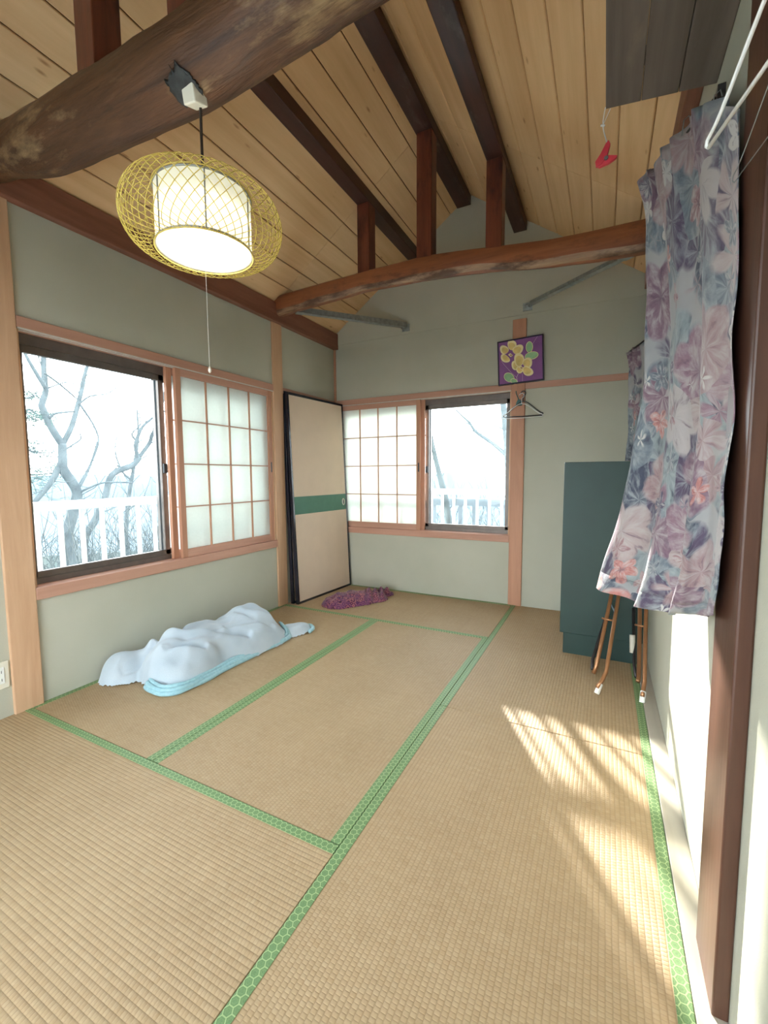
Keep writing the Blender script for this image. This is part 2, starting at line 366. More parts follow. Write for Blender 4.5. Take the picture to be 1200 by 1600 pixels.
mb = MB().prism([(0, 2.325), (XR+.12, 2.325), (XR+.12, roof_z(XR+.12)+.05), (RX, RZ+.05), (0, roof_z(0)+.05)], lambda a, b, t: (a, t, b), YB-.007, YB+.12)
gable = mb.build('gable', 'plaster', wall_back)
mb = MB(); mb.box(XR, YF, -.05, XR+.12, YB+.12, 2.50)
wall_right = shell('wall_right', mb, 'plaster', 'sunlit plaster wall behind the floral curtains', 'wall')
FW = (.30, 2.33, 2.0)                  # added full-height fill-light opening behind the viewer: x0 x1 z1
mb = MB().prism([(-.12, FW[2]), (XR+.12, FW[2]), (XR+.12, roof_z(XR+.12)+.05), (RX, RZ+.05), (-.12, roof_z(-.12)+.05)], lambda a, b, t: (a, t, b), YF-.12, YF)
mb.box(-.12, YF-.12, -.05, FW[0], YF, FW[2]); mb.box(FW[1], YF-.12, -.05, XR+.12, YF, FW[2])
shell('wall_front', mb, 'plaster', 'plain plaster wall behind the viewer', 'wall')
# ceiling: a dark backing on both slopes, pine boards one by one below it
mb = MB()
for sgn, xe in ((-1, -.12), (1, XR+.12)):
    q = [(RX, RZ), (xe, roof_z(xe)), (xe, roof_z(xe)+.16), (RX, RZ+.16)]
    mb.prism([(a, b+.0165) for a, b in q], lambda a, b, t: (a, t, b), YF-.1, YB+.4)
ceiling = shell('ceiling', mb, 'groove_dark', 'pitched ceiling lined with knotty pine boards', 'ceiling')
shell('roof', MB().prism([(-.55, roof_z(-.55)+.2), (RX, RZ+.2), (XR+.55, roof_z(XR+.55)+.2), (XR+.55, roof_z(XR+.55)+.26), (RX, RZ+.26), (-.55, roof_z(-.55)+.26)], lambda a, b, t: (a, t, b), YF-.3, YB+.45),
      'roof_slab', 'grey pitched roof over the room', 'roof')
PITCHW = .155; SL = math.sqrt(1+RS*RS); ang = math.atan(RS)
def plank_mesh(width, length):
    h, c = width/2-.0022, .004
    prof = [(-h, .012), (-h, c), (-h+c*.8, 0), (h-c*.8, 0), (h, c), (h, .012)]
    return MB().prism(prof, lambda a, b, t: (a, t, b), -length/2, length/2).mesh('ceiling_board', 'ceiling_pine')
plank_cache = {}
for sgn in (-1, 1):
    end = 1.62 if sgn < 0 else 1.60
    edges = [0]+[.040+PITCHW*k for k in range(11)]+[end]
    for s0, s1 in zip(edges, edges[1:]):
        for ya, yb in ((YF, 2.66), (2.66, YB+.05)):
            key = (round(s1-s0, 4), ya)
            if key not in plank_cache: plank_cache[key] = plank_mesh(s1-s0, yb-ya-.0015)
            s = (s0+s1)/2; x = RX+sgn*s/SL
            o = link('ceiling_board', plank_cache[key], ceiling, 0, (x, (ya+yb)/2, roof_z(x)), (0, sgn*ang, 0))

# tatami mats, each a thing with its two cloth borders
def tatami(x0, y0, x1, y1, long, label):
    g_ = .0018; cx, cy = (x0+x1)/2, (y0+y1)/2
    wd, ln = ((x1-x0), (y1-y0)) if long == 'y' else ((y1-y0), (x1-x0))
    t = thing('tatami_mat', label, 'tatami mat', (cx, cy, -.05), 'tatami mats covering the floor'); t.rotation_euler.z = 0 if long == 'y' else PI/2
    h, l = wd/2-g_, ln/2-g_
    B(-h, -l, 0, h, l, .05).build('woven_mat', 'tatami_weave', t, False, .002)
    for s in (-1, 1):
        a, b = (h-.031, h+.0004) if s > 0 else (-h-.0004, -h+.031)
        o = MB().prism([(a, .03), (b, .03), (b, .0508), (b-.0016*(s > 0), .0516), (a+.0016*(s < 0), .0516), (a, .0512)], lambda p, q, tt: (p, tt, q), -l, l).build('border', 'tatami_border', t)
        o['label'] = 'green hexagon patterned cloth border'
XB, XC, XD, YA, YJ, YFAR = .877, 1.722, 2.575, .882, 1.752, 2.672
tatami(0, 0, XC, YA, 'x', 'straw tatami mat filling the near left corner of the floor')
tatami(0, YA, XB, YFAR, 'y', 'straw tatami mat under the pale blue blanket')
tatami(XB, YA, XC, YFAR, 'y', 'bare straw tatami mat in the middle of the room')
tatami(0, YFAR, XC, YB-.004, 'x', 'straw tatami mat under the back window with plum cloth on it')
tatami(XC, YJ, XD, YB-.004, 'y', 'straw tatami mat on which the folded green table stands')
tatami(XC, 0, XD, YJ, 'y', 'straw tatami mat nearest the viewer with the sun patches on it')
shell('trim_1', B(XD, 0, -.05, XR, YB, .006), 'base_strip', 'pale wooden floor strip along the right wall', 'trim', .002)
shell('trim_2', B(0, YF, -.05, XR, 0, -.002), 'trim_wood_x', 'wooden boards of the floor behind the viewer', 'trim')

# posts, plates and wall trims
def post(name, x0, y0, x1, y1, z0, z1, mat, label, bevel=.004): return shell(name, B(x0, y0, z0, x1, y1, z1), mat, label, 'post', bevel)
post('trim_3', -.02, .815, .016, .93, -.05, 2.29, 'post_wood', 'pale wooden post at the near end of the left window')
post('trim_4', -.02, 2.622, .014, 2.735, -.05, 2.29, 'post_wood', 'pale wooden post between left window and leaning door panels')
post('trim_5', 0, YB-.014, .022, YB, -.05, 2.325, 'post_red', 'slim wooden corner strip in the back left corner')
post('trim_6', BW[1], YB-.016, 1.795, YB+.02, -.05, 2.295, 'post_red', 'reddish wooden post right of the back window')
post('trim_7', XR-.035, YB-.05, XR, YB, -.05, 2.44, 'post_dark', 'dark wooden corner post in the back right corner')
post('trim_8', XR-.028, .872, XR, 1.04, -.05, 2.45, 'post_dark', 'dark brown wooden post at the right edge')
shell('trim_9', B(0, YF, 2.285, .05, YB, 2.43), 'plate_wood', 'brown wall plate beam on top of the left wall', 'beam', .004)
shell('trim_10', B(XR-.05, YF, 2.36, XR, YB, 2.47), 'plate_wood', 'brown wall plate beam on top of the right wall', 'beam', .004)
shell('trim_11', B(1.795, YB-.012, 1.752, XR-.035, YB, 1.80), 'trim_wood_x', 'thin wooden rail on the wall right of the back window', 'trim', .002)
shell('trim_12', B(0, 2.735, 1.752, .012, YB-.014, 1.797), 'trim_wood', 'thin wooden rail above the leaning door panels', 'trim', .002)

# ------------------------------------------------------------------ windows
def window(name, label, P, a0, a1, z0, z1, a_mid, flip):
    """P(a, d, z): a along the wall, d depth outward from the room face"""
    t = tag(bpy.data.objects.new(name, None), label, 'window', None, 'structure'); COL.objects.link(t)
    def bx(mb, a, b, d0, d1, c, d):
        p, q = P(a, d0, c), P(b, d1, d); lo = [min(i, j) for i, j in zip(p, q)]; hi = [max(i, j) for i, j in zip(p, q)]; return mb.box(*lo, *hi)
    tw = 'trim_wood' if flip else 'trim_wood_x'
    bx(MB(), a0, a1, -.014, .075, z1, z1+.052).build('head_rail', tw, t, False, .003)
    bx(MB(), a0, a1, -.016, .075, z0-.058, z0).build('sill', tw, t, False, .003)
    for k in (0, 1): bx(MB(), a0+.004, a1-.004, -.0145+.03*k, -.0135+.03*k+.008, z1-.004, z1+.002).build('groove_lip', 'board_edge', t)
    bx(MB(), a0, a0+.012, 0, .075, z0, z1).build('jamb', 'post_wood', t); bx(MB(), a1-.012, a1, 0, .075, z0, z1).build('jamb', 'post_wood', t)
    o = MB(); bx(o, a0, a1, .066, .135, z1-.05, z1+.04); bx(o, a0, a1, .066, .135, z0-.055, z0+.028); bx(o, a0, a0+.022, .066, .135, z0, z1); bx(o, a1-.022, a1, .066, .135, z0, z1)
    o.build('metal_frame', 'bronze_sash', t)
    # two sliding sashes with their panes
    near = (a0+.02, a_mid+.012) if flip else (a_mid-.012, a1-.02)
    far = (a_mid-.03, a1-.02) if flip else (a0+.02, a_mid+.03)
    for (u, v), d in ((near, .076), (far, .106)):
        s_ = MB(); e = d+.024
        bx(s_, u, v, d, e, z1-.084, z1-.046); bx(s_, u, v, d, e, z0+.025, z0+.060); bx(s_, u, u+.034, d, e, z0+.03, z1-.046); bx(s_, v-.034, v, d, e, z0+.03, z1-.046)
        s_ = s_.build('sash', 'bronze_sash', t, False, .002)
        bx(MB(), u+.03, v-.03, d+.010, d+.014, z0+.057, z1-.080).build('pane', 'window_glass', s_)
    lk = a_mid-.006 if flip else a_mid+.006
    bx(MB(), lk-.012, lk+.012, .060, .077, 1.10, 1.16).build('latch', 'dark_plastic', t, False, .003)
    return t
PL = lambda a, d, z: (-d, a, z); PB = lambda a, d, z: (a, YB+d, z)
window('window_1', 'wide sliding window in the left wall showing bare trees', PL, *LW, 1.70, True)
window('window_2', 'sliding window in the back wall with overexposed view', PB, *BW, .93, False)

w3 = tag(bpy.data.objects.new('fill_window', None), 'added full height glazed doors behind the viewer, brightening the ceiling', 'window', None, 'structure'); COL.objects.link(w3)  # unseen glazing added to let fill light reach the dark ceiling
o = MB(); o.box(FW[0], YF-.09, -.05, FW[1], YF-.03, .0); o.box(FW[0], YF-.09, FW[2]-.05, FW[1], YF-.03, FW[2]); o.box(FW[0], YF-.09, 0, FW[0]+.03, YF-.03, FW[2]-.05); o.box(FW[1]-.03, YF-.09, 0, FW[1], YF-.03, FW[2]-.05)
o.build('metal_frame', 'bronze_sash', w3)
for u, v in ((FW[0]+.03, 1.33), (1.30, FW[1]-.03)):
    s_ = MB(); d = YF-.085+(.03 if u > 1 else 0)
    s_.box(u, d, 0, v, d+.022, .07); s_.box(u, d, FW[2]-.10, v, d+.022, FW[2]-.05); s_.box(u, d, .07, u+.04, d+.022, FW[2]-.10); s_.box(v-.04, d, .07, v, d+.022, FW[2]-.10)
    s_ = s_.build('sash', 'bronze_sash', w3); B(u+.038, d+.009, .068, v-.038, d+.013, FW[2]-.098).build('pane', 'window_glass', s_)

# shoji screens: lattice of bars with single paper panes
def shoji(label, P, a0, a1, z0, z1, d0, pull):
    t = thing('shoji_screen', label, 'shoji screen', P((a0+a1)/2, d0, z0), 'shoji screens slid to one side of the windows')
    L = t.location
    def bx(a, b, d_0, d_1, c, d, nm, mat, root=None, bev=.002):
        p, q = P(a, d_0, c), P(b, d_1, d); mb = MB().box(*[min(i, j)-k for i, j, k in zip(p, q, L)], *[max(i, j)-k for i, j, k in zip(p, q, L)])
        return mb.build(nm, mat, root or t, False, bev)
    d1 = d0+.024; sw = .038
    bx(a0, a0+sw, d0, d1, z0, z1, 'stile', 'post_red'); bx(a1-sw, a1, d0, d1, z0, z1, 'stile', 'post_red')
    tw = 'trim_wood' if P is PL else 'trim_wood_x'
    bx(a0+sw, a1-sw, d0, d1, z1-.045, z1, 'top_rail', tw); bx(a0+sw, a1-sw, d0, d1, z0, z0+.052, 'bottom_rail', tw)
    A = [a0+sw+(a1-a0-2*sw)*k/4 for k in range(5)]; Z = [z0+.052+(z1-z0-.097)*k/4 for k in range(5)]
    for k in (1, 2, 3):
        bx(A[k]-.0045, A[k]+.0045, d0+.004, d0+.014, Z[0], Z[4], 'lattice_bar', 'post_red', None, 0)
        bx(A[0], A[4], d0+.004, d0+.013, Z[k]-.004, Z[k]+.004, 'lattice_bar', tw, None, 0)
    for i in range(4):
        for k in range(4): bx(A[i]+.0005, A[i+1]-.0005, d0+.0145, d0+.0155, Z[k]+.0005, Z[k+1]-.0005, 'paper_pane', 'shoji_paper', None, 0)
    if pull is not None: bx(pull-.006, pull+.006, d0-.001, d0+.004, 1.11, 1.19, 'finger_pull', 'dark_plastic', None, .001)
shoji('front shoji screen of the left window with four by four paper panes', PL, 1.745, 2.608, LW[2], LW[3], .004, 2.592)
shoji('rear shoji screen of the left window, hidden but for its near stile', PL, 1.702, 2.56, LW[2], LW[3], .034, None)
shoji('front shoji screen of the back window beside the leaning door panel', PB, .04, .896, BW[2], BW[3], .004, .880)
shoji('rear shoji screen of the back window, its stile just showing by the glass', PB, .066, .926, BW[2], BW[3], .034, None)

# ------------------------------------------------------------------ roof timbers
def timber(name, mb, mat, label, smooth=False, bevel=.005): return tag(mb.build(name, mat, None, smooth, bevel), label, 'beam')
timber('purlin', MB().prism([(.785, 2.944), (.882, 2.944), (.882, roof_z(.882)-.001), (.785, roof_z(.785)-.001)], lambda a, b, t: (a, t, b), YF, YB), 'purlin_wood', 'dark square purlin under the left roof slope')
timber('ridge_beam', MB().prism([(1.225, 3.255), (1.340, 3.255), (1.340, roof_z(1.340)-.001), (1.33, RZ-.001), (1.225, roof_z(1.225)-.001)], lambda a, b, t: (a, t, b), YF, YB), 'purlin_wood', 'dark ridge beam along the highest line of the ceiling')
timber('purlin', MB().prism([(1.683, 2.950), (1.782, 2.950), (1.782, roof_z(1.782)-.001), (1.683, roof_z(1.683)-.001)], lambda a, b, t: (a, t, b), YF, YB), 'purlin_wood', 'dark square purlin under the right roof slope')
# near tie beam: a bent round log
cl = [(-.05, 2.40), (.2, 2.375), (.45, 2.325), (.9, 2.292), (1.28, 2.272), (1.6, 2.292), (1.9, 2.31), (2.68, 2.34)]
xs = [-.06+2.74*k/64 for k in range(65)]
pts = LOGP = smooth_path([(x, .86, z) for x, z in cl], 9); rr = []
for p in pts: rr.append(.103+.006*noise.noise(Vector((p.x*2.1, 3, 1)))-.045*max(0, .55-p.x))
def knob(i, an): return 1+.07*noise.noise(Vector((i*.11, math.cos(an)*.9, math.sin(an)*.9)))+.035*noise.noise(Vector((i*.45, math.cos(an)*3, math.sin(an)*3)))
log = timber('tie_beam', MB().tube(pts, rr, 28, shape=knob), 'log_wood', 'thick round log tie beam carrying the lantern', True, 0)
# far tie beam: hewn, with a pale waney lower edge
cz = [(-.05, 2.408), (0, 2.405), (.25, 2.418), (.8, 2.440), (1.25, 2.436), (1.5, 2.418), (1.76, 2.388), (2.05, 2.352), (2.3, 2.338), (2.5, 2.330), (2.68, 2.335)]
hh = [(-.05, .066), (.8, .055), (1.25, .062), (1.76, .058), (2.2, .066), (2.68, .078)]
mb = MB(); n = 56; sec = [(-.05, .3), (-.05, .85), (-.043, 1), (.043, 1), (.05, .85), (.05, -.7), (.035, -1), (-.018, -1.12), (-.038, -.95), (-.046, -.62)]
vs, fs, mi = [], [], []
for i in range(n+1):
    x = -.02+(XR+.03)*i/n; c_, h_ = interp(cz, x), interp(hh, x)
    for k, (dy, dz) in enumerate(sec):
        wob = .004*noise.noise(Vector((x*5, k*.7, 2)))+(.012*noise.noise(Vector((x*3.4, 8, k*.2))) if k in (7, 8, 9) else 0)
        vs.append((x, 2.68+dy+wob*.5, c_+dz*h_+wob))
ns = len(sec)
for i in range(n):
    for k in range(ns):
        fs.append((i*ns+k, (i+1)*ns+k, (i+1)*ns+(k+1) % ns, i*ns+(k+1) % ns)); mi.append(1 if k in (7, 8) else 0)
fs += [tuple(range(ns)), tuple(reversed(range(n*ns, (n+1)*ns)))]; mi += [0, 0]
mb.add(vs, fs); mb.mi = mi
tb2 = timber('tie_beam', mb, ['tie_wood', 'wane_wood'], 'hewn reddish tie beam crossing in front of the back gable', True, 0)
e = tb2.modifiers.new('split', 'EDGE_SPLIT'); e.split_angle = math.radians(38)
for x0, x1, y, z0, z1, lb in ((.787, .880, 2.68, 2.47, 2.944, 'short reddish roof strut left on the far tie beam'), (1.232, 1.335, 2.68, 2.47, 3.255, 'tall reddish roof strut under the ridge on the far tie beam'),
                              (1.684, 1.780, 2.68, 2.42, 2.95, 'short reddish roof strut right on the far tie beam'),
                              (.785, .882, .86, 2.36, 2.944, 'dark roof strut left on the round log beam'), (1.228, 1.338, .86, 2.34, 3.255, 'dark roof strut under the ridge on the round log beam'), (1.684, 1.780, .86, 2.34, 2.95, 'dark roof strut right on the round log beam')):
    tag(B(x0, y-.048, z0, x1, y+.048, z1).build('roof_strut', 'strut_wood', None, False, .004), lb, 'strut', 'struts between tie beams and purlins')
# galvanised diagonal braces from the far tie beam to the gable
def brace(a, b, label):
    t = thing('steel_brace', label, 'brace', a, 'steel braces'); a, b = Vector(a), Vector(b); d = (b-a).normalized(); sd = d.cross(Vector((0, 0, 1))).normalized()
    mb = MB().beam(a, b, .042, .004); mb.beam(a+sd*.020+Vector((0, 0, .020)), b+sd*.020+Vector((0, 0, .020)), .004, .042); put(mb, 'angle_bar', 'steel', t)
    put(MB().beam(b+Vector((0, .004, .0)), b+Vector((0, .012, 0)), .07, .06), 'end_plate', 'steel', t)
    put(MB().tube([b-d*.035+Vector((0, 0, .012)), b-d*.035-Vector((0, 0, .014))], .009, 6), 'bolt', 'steel', t)
    put(MB().beam(a-d*.03, a+d*.03, .06, .005), 'end_plate', 'steel', t)
brace((.20, 2.735, 2.352), (.765, YB-.019, 2.378), 'grey steel brace in the left of the gable')
brace((2.44, 2.735, 2.27), (1.80, YB-.019, 2.378), 'grey steel brace in the right of the gable near the curtain')

# ------------------------------------------------------------------ lantern
LX, LY, LZ = 1.292, .86, 1.826
t = thing('pendant_lamp', 'lit round lantern with white drum shade in a yellow rattan cage', 'lamp', (LX, LY, LZ))
def lp(mb, nm, mat, root=t, smooth=False, bevel=0): return mb.build(nm, mat, root, smooth, bevel)
SR, SH = .133, .077
lp(MB().lathe([(SR, -SH), (SR, SH), (SR-.002, SH), (SR-.002, -SH), (SR, -SH)], (0, 0, 0), 64), 'shade', 'lamp_shade', smooth=True)
lp(MB().lathe([(SR-.001, SH-.004), (SR-.012, SH-.004), (SR-.012, SH-.002), (SR-.001, SH-.002)], (0, 0, 0), 48), 'shade_top', 'lamp_shade')
for z in (-SH, SH): lp(MB().tube([((SR+.001)*math.cos(2*PI*k/64), (SR+.001)*math.sin(2*PI*k/64), z) for k in range(64)], .0028, 6, closed=True), 'shade_rim', 'lamp_metal')
for k in range(6):
    a = 2*PI*k/6+.35; lp(MB().tube([((SR+.003)*math.cos(a), (SR+.003)*math.sin(a), -SH), ((SR+.003)*math.cos(a), (SR+.003)*math.sin(a), SH)], .0022, 5), 'shade_stay', 'lamp_metal')
NW = 46
for fam in (-1, 1):
    mb = MB()
    for k in range(NW):
        pts = []
        for i in range(17):
            u = i/16; th = -PI*.60+PI*1.20*u
            r = .134+.090*max(0, math.cos(th*.80))**.85; z = .083*math.sin(th*.833)
            a = 2*PI*k/NW+fam*(u-.5)*1.05
            pts.append((r*math.cos(a), r*math.sin(a), z))
        mb.tube(pts, .0011, 4, cap=False)
    lp(mb, 'rattan_cage', 'rattan', smooth=True)
for z in (-.082, .082): lp(MB().tube([(.137*math.cos(2*PI*k/64), .137*math.sin(2*PI*k/64), z) for k in range(64)], .002, 6, closed=True), 'cage_ring', 'rattan')
for r_ in (.055, .095): lp(MB().tube([(r_*math.cos(2*PI*k/48), r_*math.sin(2*PI*k/48), .02) for k in range(48)], .010, 10, closed=True), 'ring_tube', 'lamp_tube', smooth=True)
lp(MB().lathe([(.035, .02), (.035, .070), (.015, .073)], (0, 0, 0), 24, cap=True), 'lamp_body', 'white_plastic')
lp(MB().tube([(0, 0, .07), (.002, 0, .325)], .0042, 6), 'cord', 'cord_black')
ro = lp(MB().beam((-.002, -.012, .318), (.006, -.030, .372), .048, .048, (0, 1, 0)), 'ceiling_rose', 'ivory', bevel=.004)
lp(MB().tube([(.02, -.02, .0), (.02, -.02, -.32), (.021, -.02, -.425)], .0006, 5), 'pull_cord', 'string')
lp(MB().lathe([(.002, -.438), (.005, -.433), (.005, -.427), (.002, -.42)], (.021, -.02, 0), 10, cap=True), 'pull_knob', 'gilt')
ld = bpy.data.lights.new('lamp_light', 'POINT'); ld.energy = 3.2; ld.color = (1, .96, .85); ld.shadow_soft_size = .07
lo = bpy.data.objects.new('lamp_light', ld); COL.objects.link(lo); lo.parent = t; lo.location = (0, 0, -.03)
# metal patch where the rose is nailed to the log
vs, fs = [], []; na, nx_ = 10, 12
for i in range(nx_+1):
    x = LX-.055+.09*i/nx_; c_ = min(LOGP, key=lambda p: abs(p.x-x))
    for k in range(na+1):
        w_ = 1-.55*abs(2*i/nx_-1)**2+.6*noise.noise(Vector((i*.7, k*.2, 3))); a_ = math.radians(-112+(k/na-.5)*52*w_)
        vs.append((x+.012*noise.noise(Vector((i*.4, k*.8, 9))), c_.y+.1085*math.cos(a_), c_.z+.1085*math.sin(a_)))
fs = [(i*(na+1)+k, (i+1)*(na+1)+k, (i+1)*(na+1)+k+1, i*(na+1)+k+1) for i in range(nx_) for k in range(na)]
pt = tag(MB().add(vs, fs).build('metal_patch', 'steel_dark', None, True), 'dark ragged metal patch on the log above the lantern', 'patch'); s_ = pt.modifiers.new('thick', 'SOLIDIFY'); s_.thickness = .004; s_.offset = 0

# ------------------------------------------------------------------ leaning fusuma doors
def fusuma(label, b0, b1, lean, H, pull=True):
    """b0, b1: bottom corners (x, y); lean: how far the top leans towards -x"""
    b0, b1 = Vector((*b0, 0)), Vector((*b1, 0)); U = (b1-b0).normalized(); Wd = (b1-b0).length
    V = Vector((-lean, 0, math.sqrt(H*H-lean*lean)))/H; V = (V-U*V.dot(U)).normalized(); Nn = U.cross(V).normalized()
    if Nn.x < 0: Nn = -Nn
    t = thing('fusuma_door', label, 'sliding door', b0, 'sliding door panels leaning in the corner')
    def P(a, z, n): return U*a+V*z+Nn*n
    def slab(nm, a0, a1, z0, z1, n0, n1, mat, root=t, bev=0): return MB().prism([(a0, z0), (a1, z0), (a1, z1), (a0, z1)], lambda a, b, n: P(a, b, n), n0, n1).build(nm, mat, root, False, bev)
    f = .020
    slab('door_core', f, Wd-f, f, H-f, -.022, -.004, 'fusuma_paper')
    slab('paper_panel', f, Wd-f, f, .755, -.004, -.002, 'fusuma_paper'); slab('paper_panel', f, Wd-f, .905, H-f, -.004, -.002, 'fusuma_paper')
    o = slab('green_band', f, Wd-f, .755, .905, -.004, -.0015, 'fusuma_green'); o['label'] = 'dark green band across the door'
    slab('stile', 0, f, 0, H, -.028, .002, 'black_lacquer', bev=.003); slab('stile', Wd-f, Wd, 0, H, -.028, .002, 'black_lacquer', bev=.003)
    slab('rail', f, Wd-f, 0, f, -.028, .001, 'black_lacquer', bev=.002); slab('rail', f, Wd-f, H-f, H, -.028, .001, 'black_lacquer', bev=.002)
    if pull:
        ring = [P(Wd-.062+.017*math.cos(2*PI*k/20), .83+.030*math.sin(2*PI*k/20), .001) for k in range(20)]
        q = MB().tube(ring, .004, 6, closed=True).build('door_pull', 'gilt', t, True)
        MB().prism([(Wd-.062+.015*math.cos(2*PI*k/16), .83+.027*math.sin(2*PI*k/16)) for k in range(16)], lambda a, b, n: P(a, b, n), -.0015, .0004).build('pull_cup', 'black_lacquer', q)
fusuma('cream sliding door panel with green band leaning in the back left corner', (.118, 2.738), (.172, 3.500), .075, 1.765)
fusuma('black edged sliding door panel hidden behind the cream one', (.066, 2.738), (.112, 3.498), .055, 1.775, False)

# ------------------------------------------------------------------ blanket and cloth on the floor
def heap(name, x0, x1, y0, y1, step, hf, mat, root):
    nx, ny = int((x1-x0)/step), int((y1-y0)/step); idx = {}; vs = []; fs = []
    Z = [[hf(x0+i*step, y0+j*step) for j in range(ny+1)] for i in range(nx+1)]
    def vid(i, j):
        if (i, j) not in idx:
            z = Z[i][j]; x, y = x0+i*step, y0+j*step
            idx[i, j] = len(vs); vs.append((x, y, max(z, .001)))
        return idx[i, j]
    for i in range(nx):
        for j in range(ny):
            if max(Z[i][j], Z[i+1][j], Z[i+1][j+1], Z[i][j+1]) > .002: fs.append((vid(i, j), vid(i+1, j), vid(i+1, j+1), vid(i, j+1)))
    o = put(MB().add(vs, fs), name, mat, root, True)
    m = o.modifiers.new('soft', 'SMOOTH'); m.iterations = 3; m.factor = .5
    m = o.modifiers.new('sub', 'SUBSURF'); m.levels = 1; m.render_levels = 1
    return o
def blob(x, y, cx, cy, a, b, rot, h, p=2.4):
    c, s = math.cos(rot), math.sin(rot); dx, dy = x-cx, y-cy; u = (dx*c+dy*s)/a; v_ = (-dx*s+dy*c)/b
    d = abs(u)**p+abs(v_)**p
    return h*(1-d)**.5 if d < 1 else -.02*min(d-1, 1)
def ridge(x, y, pts, w_, h):
    best = 0
    for (ax, ay), (bx, by) in zip(pts, pts[1:]):
        dx, dy = bx-ax, by-ay; tt = max(0, min(1, ((x-ax)*dx+(y-ay)*dy)/(dx*dx+dy*dy))); d = math.hypot(x-ax-dx*tt, y-ay-dy*tt)
        best = max(best, h*math.exp(-(d/w_)**2))
    return best
def smax(*a):
    m_ = max(a)
    return m_ if m_ < .004 else math.log(sum(math.exp(60*(v_-m_)) for v_ in a if v_ > 0))/60*min(1, m_/.06)+m_
def blanket_h(x, y):
    x2, y2 = x+.020*noise.noise(Vector((x*5, y*4, 1))), y+.020*noise.noise(Vector((x*4, y*5, 7)))
    h = smax(blob(x2, y2, .325, 1.70, .44, .200, 1.36, .185, 3.2), blob(x2, y2, .32, 1.45, .20, .205, 1.45, .20, 2.7), blob(x2, y2, .32, 1.93, .21, .18, 1.36, .222, 2.6),
             blob(x2, y2, .12, 1.31, .16, .115, .95, .145, 2.3), blob(x2, y2, .50, 2.19, .135, .065, 1.15, .068, 2.6))
    if h > .02:
        k = min(1, (h-.02)/.07); wq = noise.noise(Vector((x*4, y*4, 11)))
        h += k*(ridge(x, y, [(.19, 1.37), (.34, 1.50), (.40, 1.68)], .026, .034)+ridge(x, y, [(.29, 1.29), (.45, 1.40), (.50, 1.58)], .020, .028)+ridge(x, y, [(.16, 1.60), (.27, 1.78), (.33, 2.02)], .030, .022)
                -ridge(x, y, [(.24, 1.48), (.37, 1.62), (.49, 1.78)], .020, .050)-ridge(x, y, [(.17, 1.22), (.22, 1.36), (.17, 1.56)], .020, .050)
                -ridge(x, y, [(.36, 2.13), (.58, 2.12)], .014, .05)-ridge(x, y, [(.36, 1.33), (.47, 1.48)], .014, .036)-ridge(x, y, [(.38, 1.72), (.50, 1.98)], .015, .024)-ridge(x, y, [(.20, 1.70), (.30, 1.86), (.42, 1.90)], .016, .022)
                +.020*noise.noise(Vector((x*8+y*3, y*5, 3)))+.010*noise.noise(Vector((x*20, y*14, 5)))+.007*math.sin((x*.9-y*.7)*52+7*wq))
    return h
bl = thing('blanket', 'crumpled pale blue fleece blanket lying by the left wall', 'blanket', (.3, 1.7, 0))
heap('fleece', .02, .70, 1.12, 2.40, .009, blanket_h, 'blanket_fleece', bl)
hp = smooth_path([(.335, 1.245, 0), (.40, 1.225, 0), (.475, 1.235, 0), (.525, 1.30, 0), (.53, 1.42, 0), (.525, 1.58, 0), (.530, 1.75, 0), (.540, 1.92, 0), (.545, 2.06, 0), (.51, 2.12, 0), (.44, 2.135, 0)], 7)
mb = MB(); n_ = len(hp)
for lift, out, r_ in ((.012, .010, .013), (.030, .003, .012), (.046, -.008, .010)):
    q_ = []
    for i, p in enumerate(hp):
        d_ = (hp[min(i+1, n_-1)]-hp[max(i-1, 0)]).normalized(); o_ = Vector((d_.y, -d_.x, 0)); u_ = i/(n_-1)
        z_ = lift*(1-.35*u_)+(.06*max(0, u_-.86)/.14)+.006*noise.noise(p*9)
        q_.append(Vector((p.x, p.y, max(z_, .013)))+o_*(out+.008*noise.noise(p*7+Vector((lift*50, 0, 0)))))
    mb.tube(q_, [r_*(1+.25*noise.noise(p*11)) for p in hp], 10)
o = put(mb, 'satin_hem', 'blanket_satin', bl, True); o['label'] = 'turquoise satin edge band'
o = put(MB().tube(smooth_path([(.500, 2.325, .015), (.555, 2.320, .022), (.600, 2.285, .020), (.605, 2.235, .014)], 5), .013, 9), 'satin_hem', 'blanket_satin', bl, True)
def cloth_h(x, y):
    x2, y2 = x+.03*noise.noise(Vector((x*7, y*7, 2))), y+.03*noise.noise(Vector((x*7, y*7, 5)))
    h = smax(blob(x2, y2, .47, 3.00, .26, .155, 1.05, .085, 2.3), blob(x2, y2, .60, 3.16, .14, .12, .9, .075, 2.1), blob(x2, y2, .60, 3.30, .11, .075, .6, .06, 2.2))
    if h > .01:
        k = min(1, (h-.01)/.04); h += k*(.020*noise.noise(Vector((x*16, y*11, 3)))+.010*noise.noise(Vector((x*34, y*30, 5))))
        if x+y*.4 > 1.80: h += k*.020*math.sin((x*1.2+y*.8)*75)
    return h
pc = thing('bundled_cloth', 'crumpled plum paisley cloth heaped in front of the leaning door', 'cloth', (.5, 3.05, 0))
heap('cloth', .25, .86, 2.68, 3.46, .0085, cloth_h, 'paisley_cloth', pc)

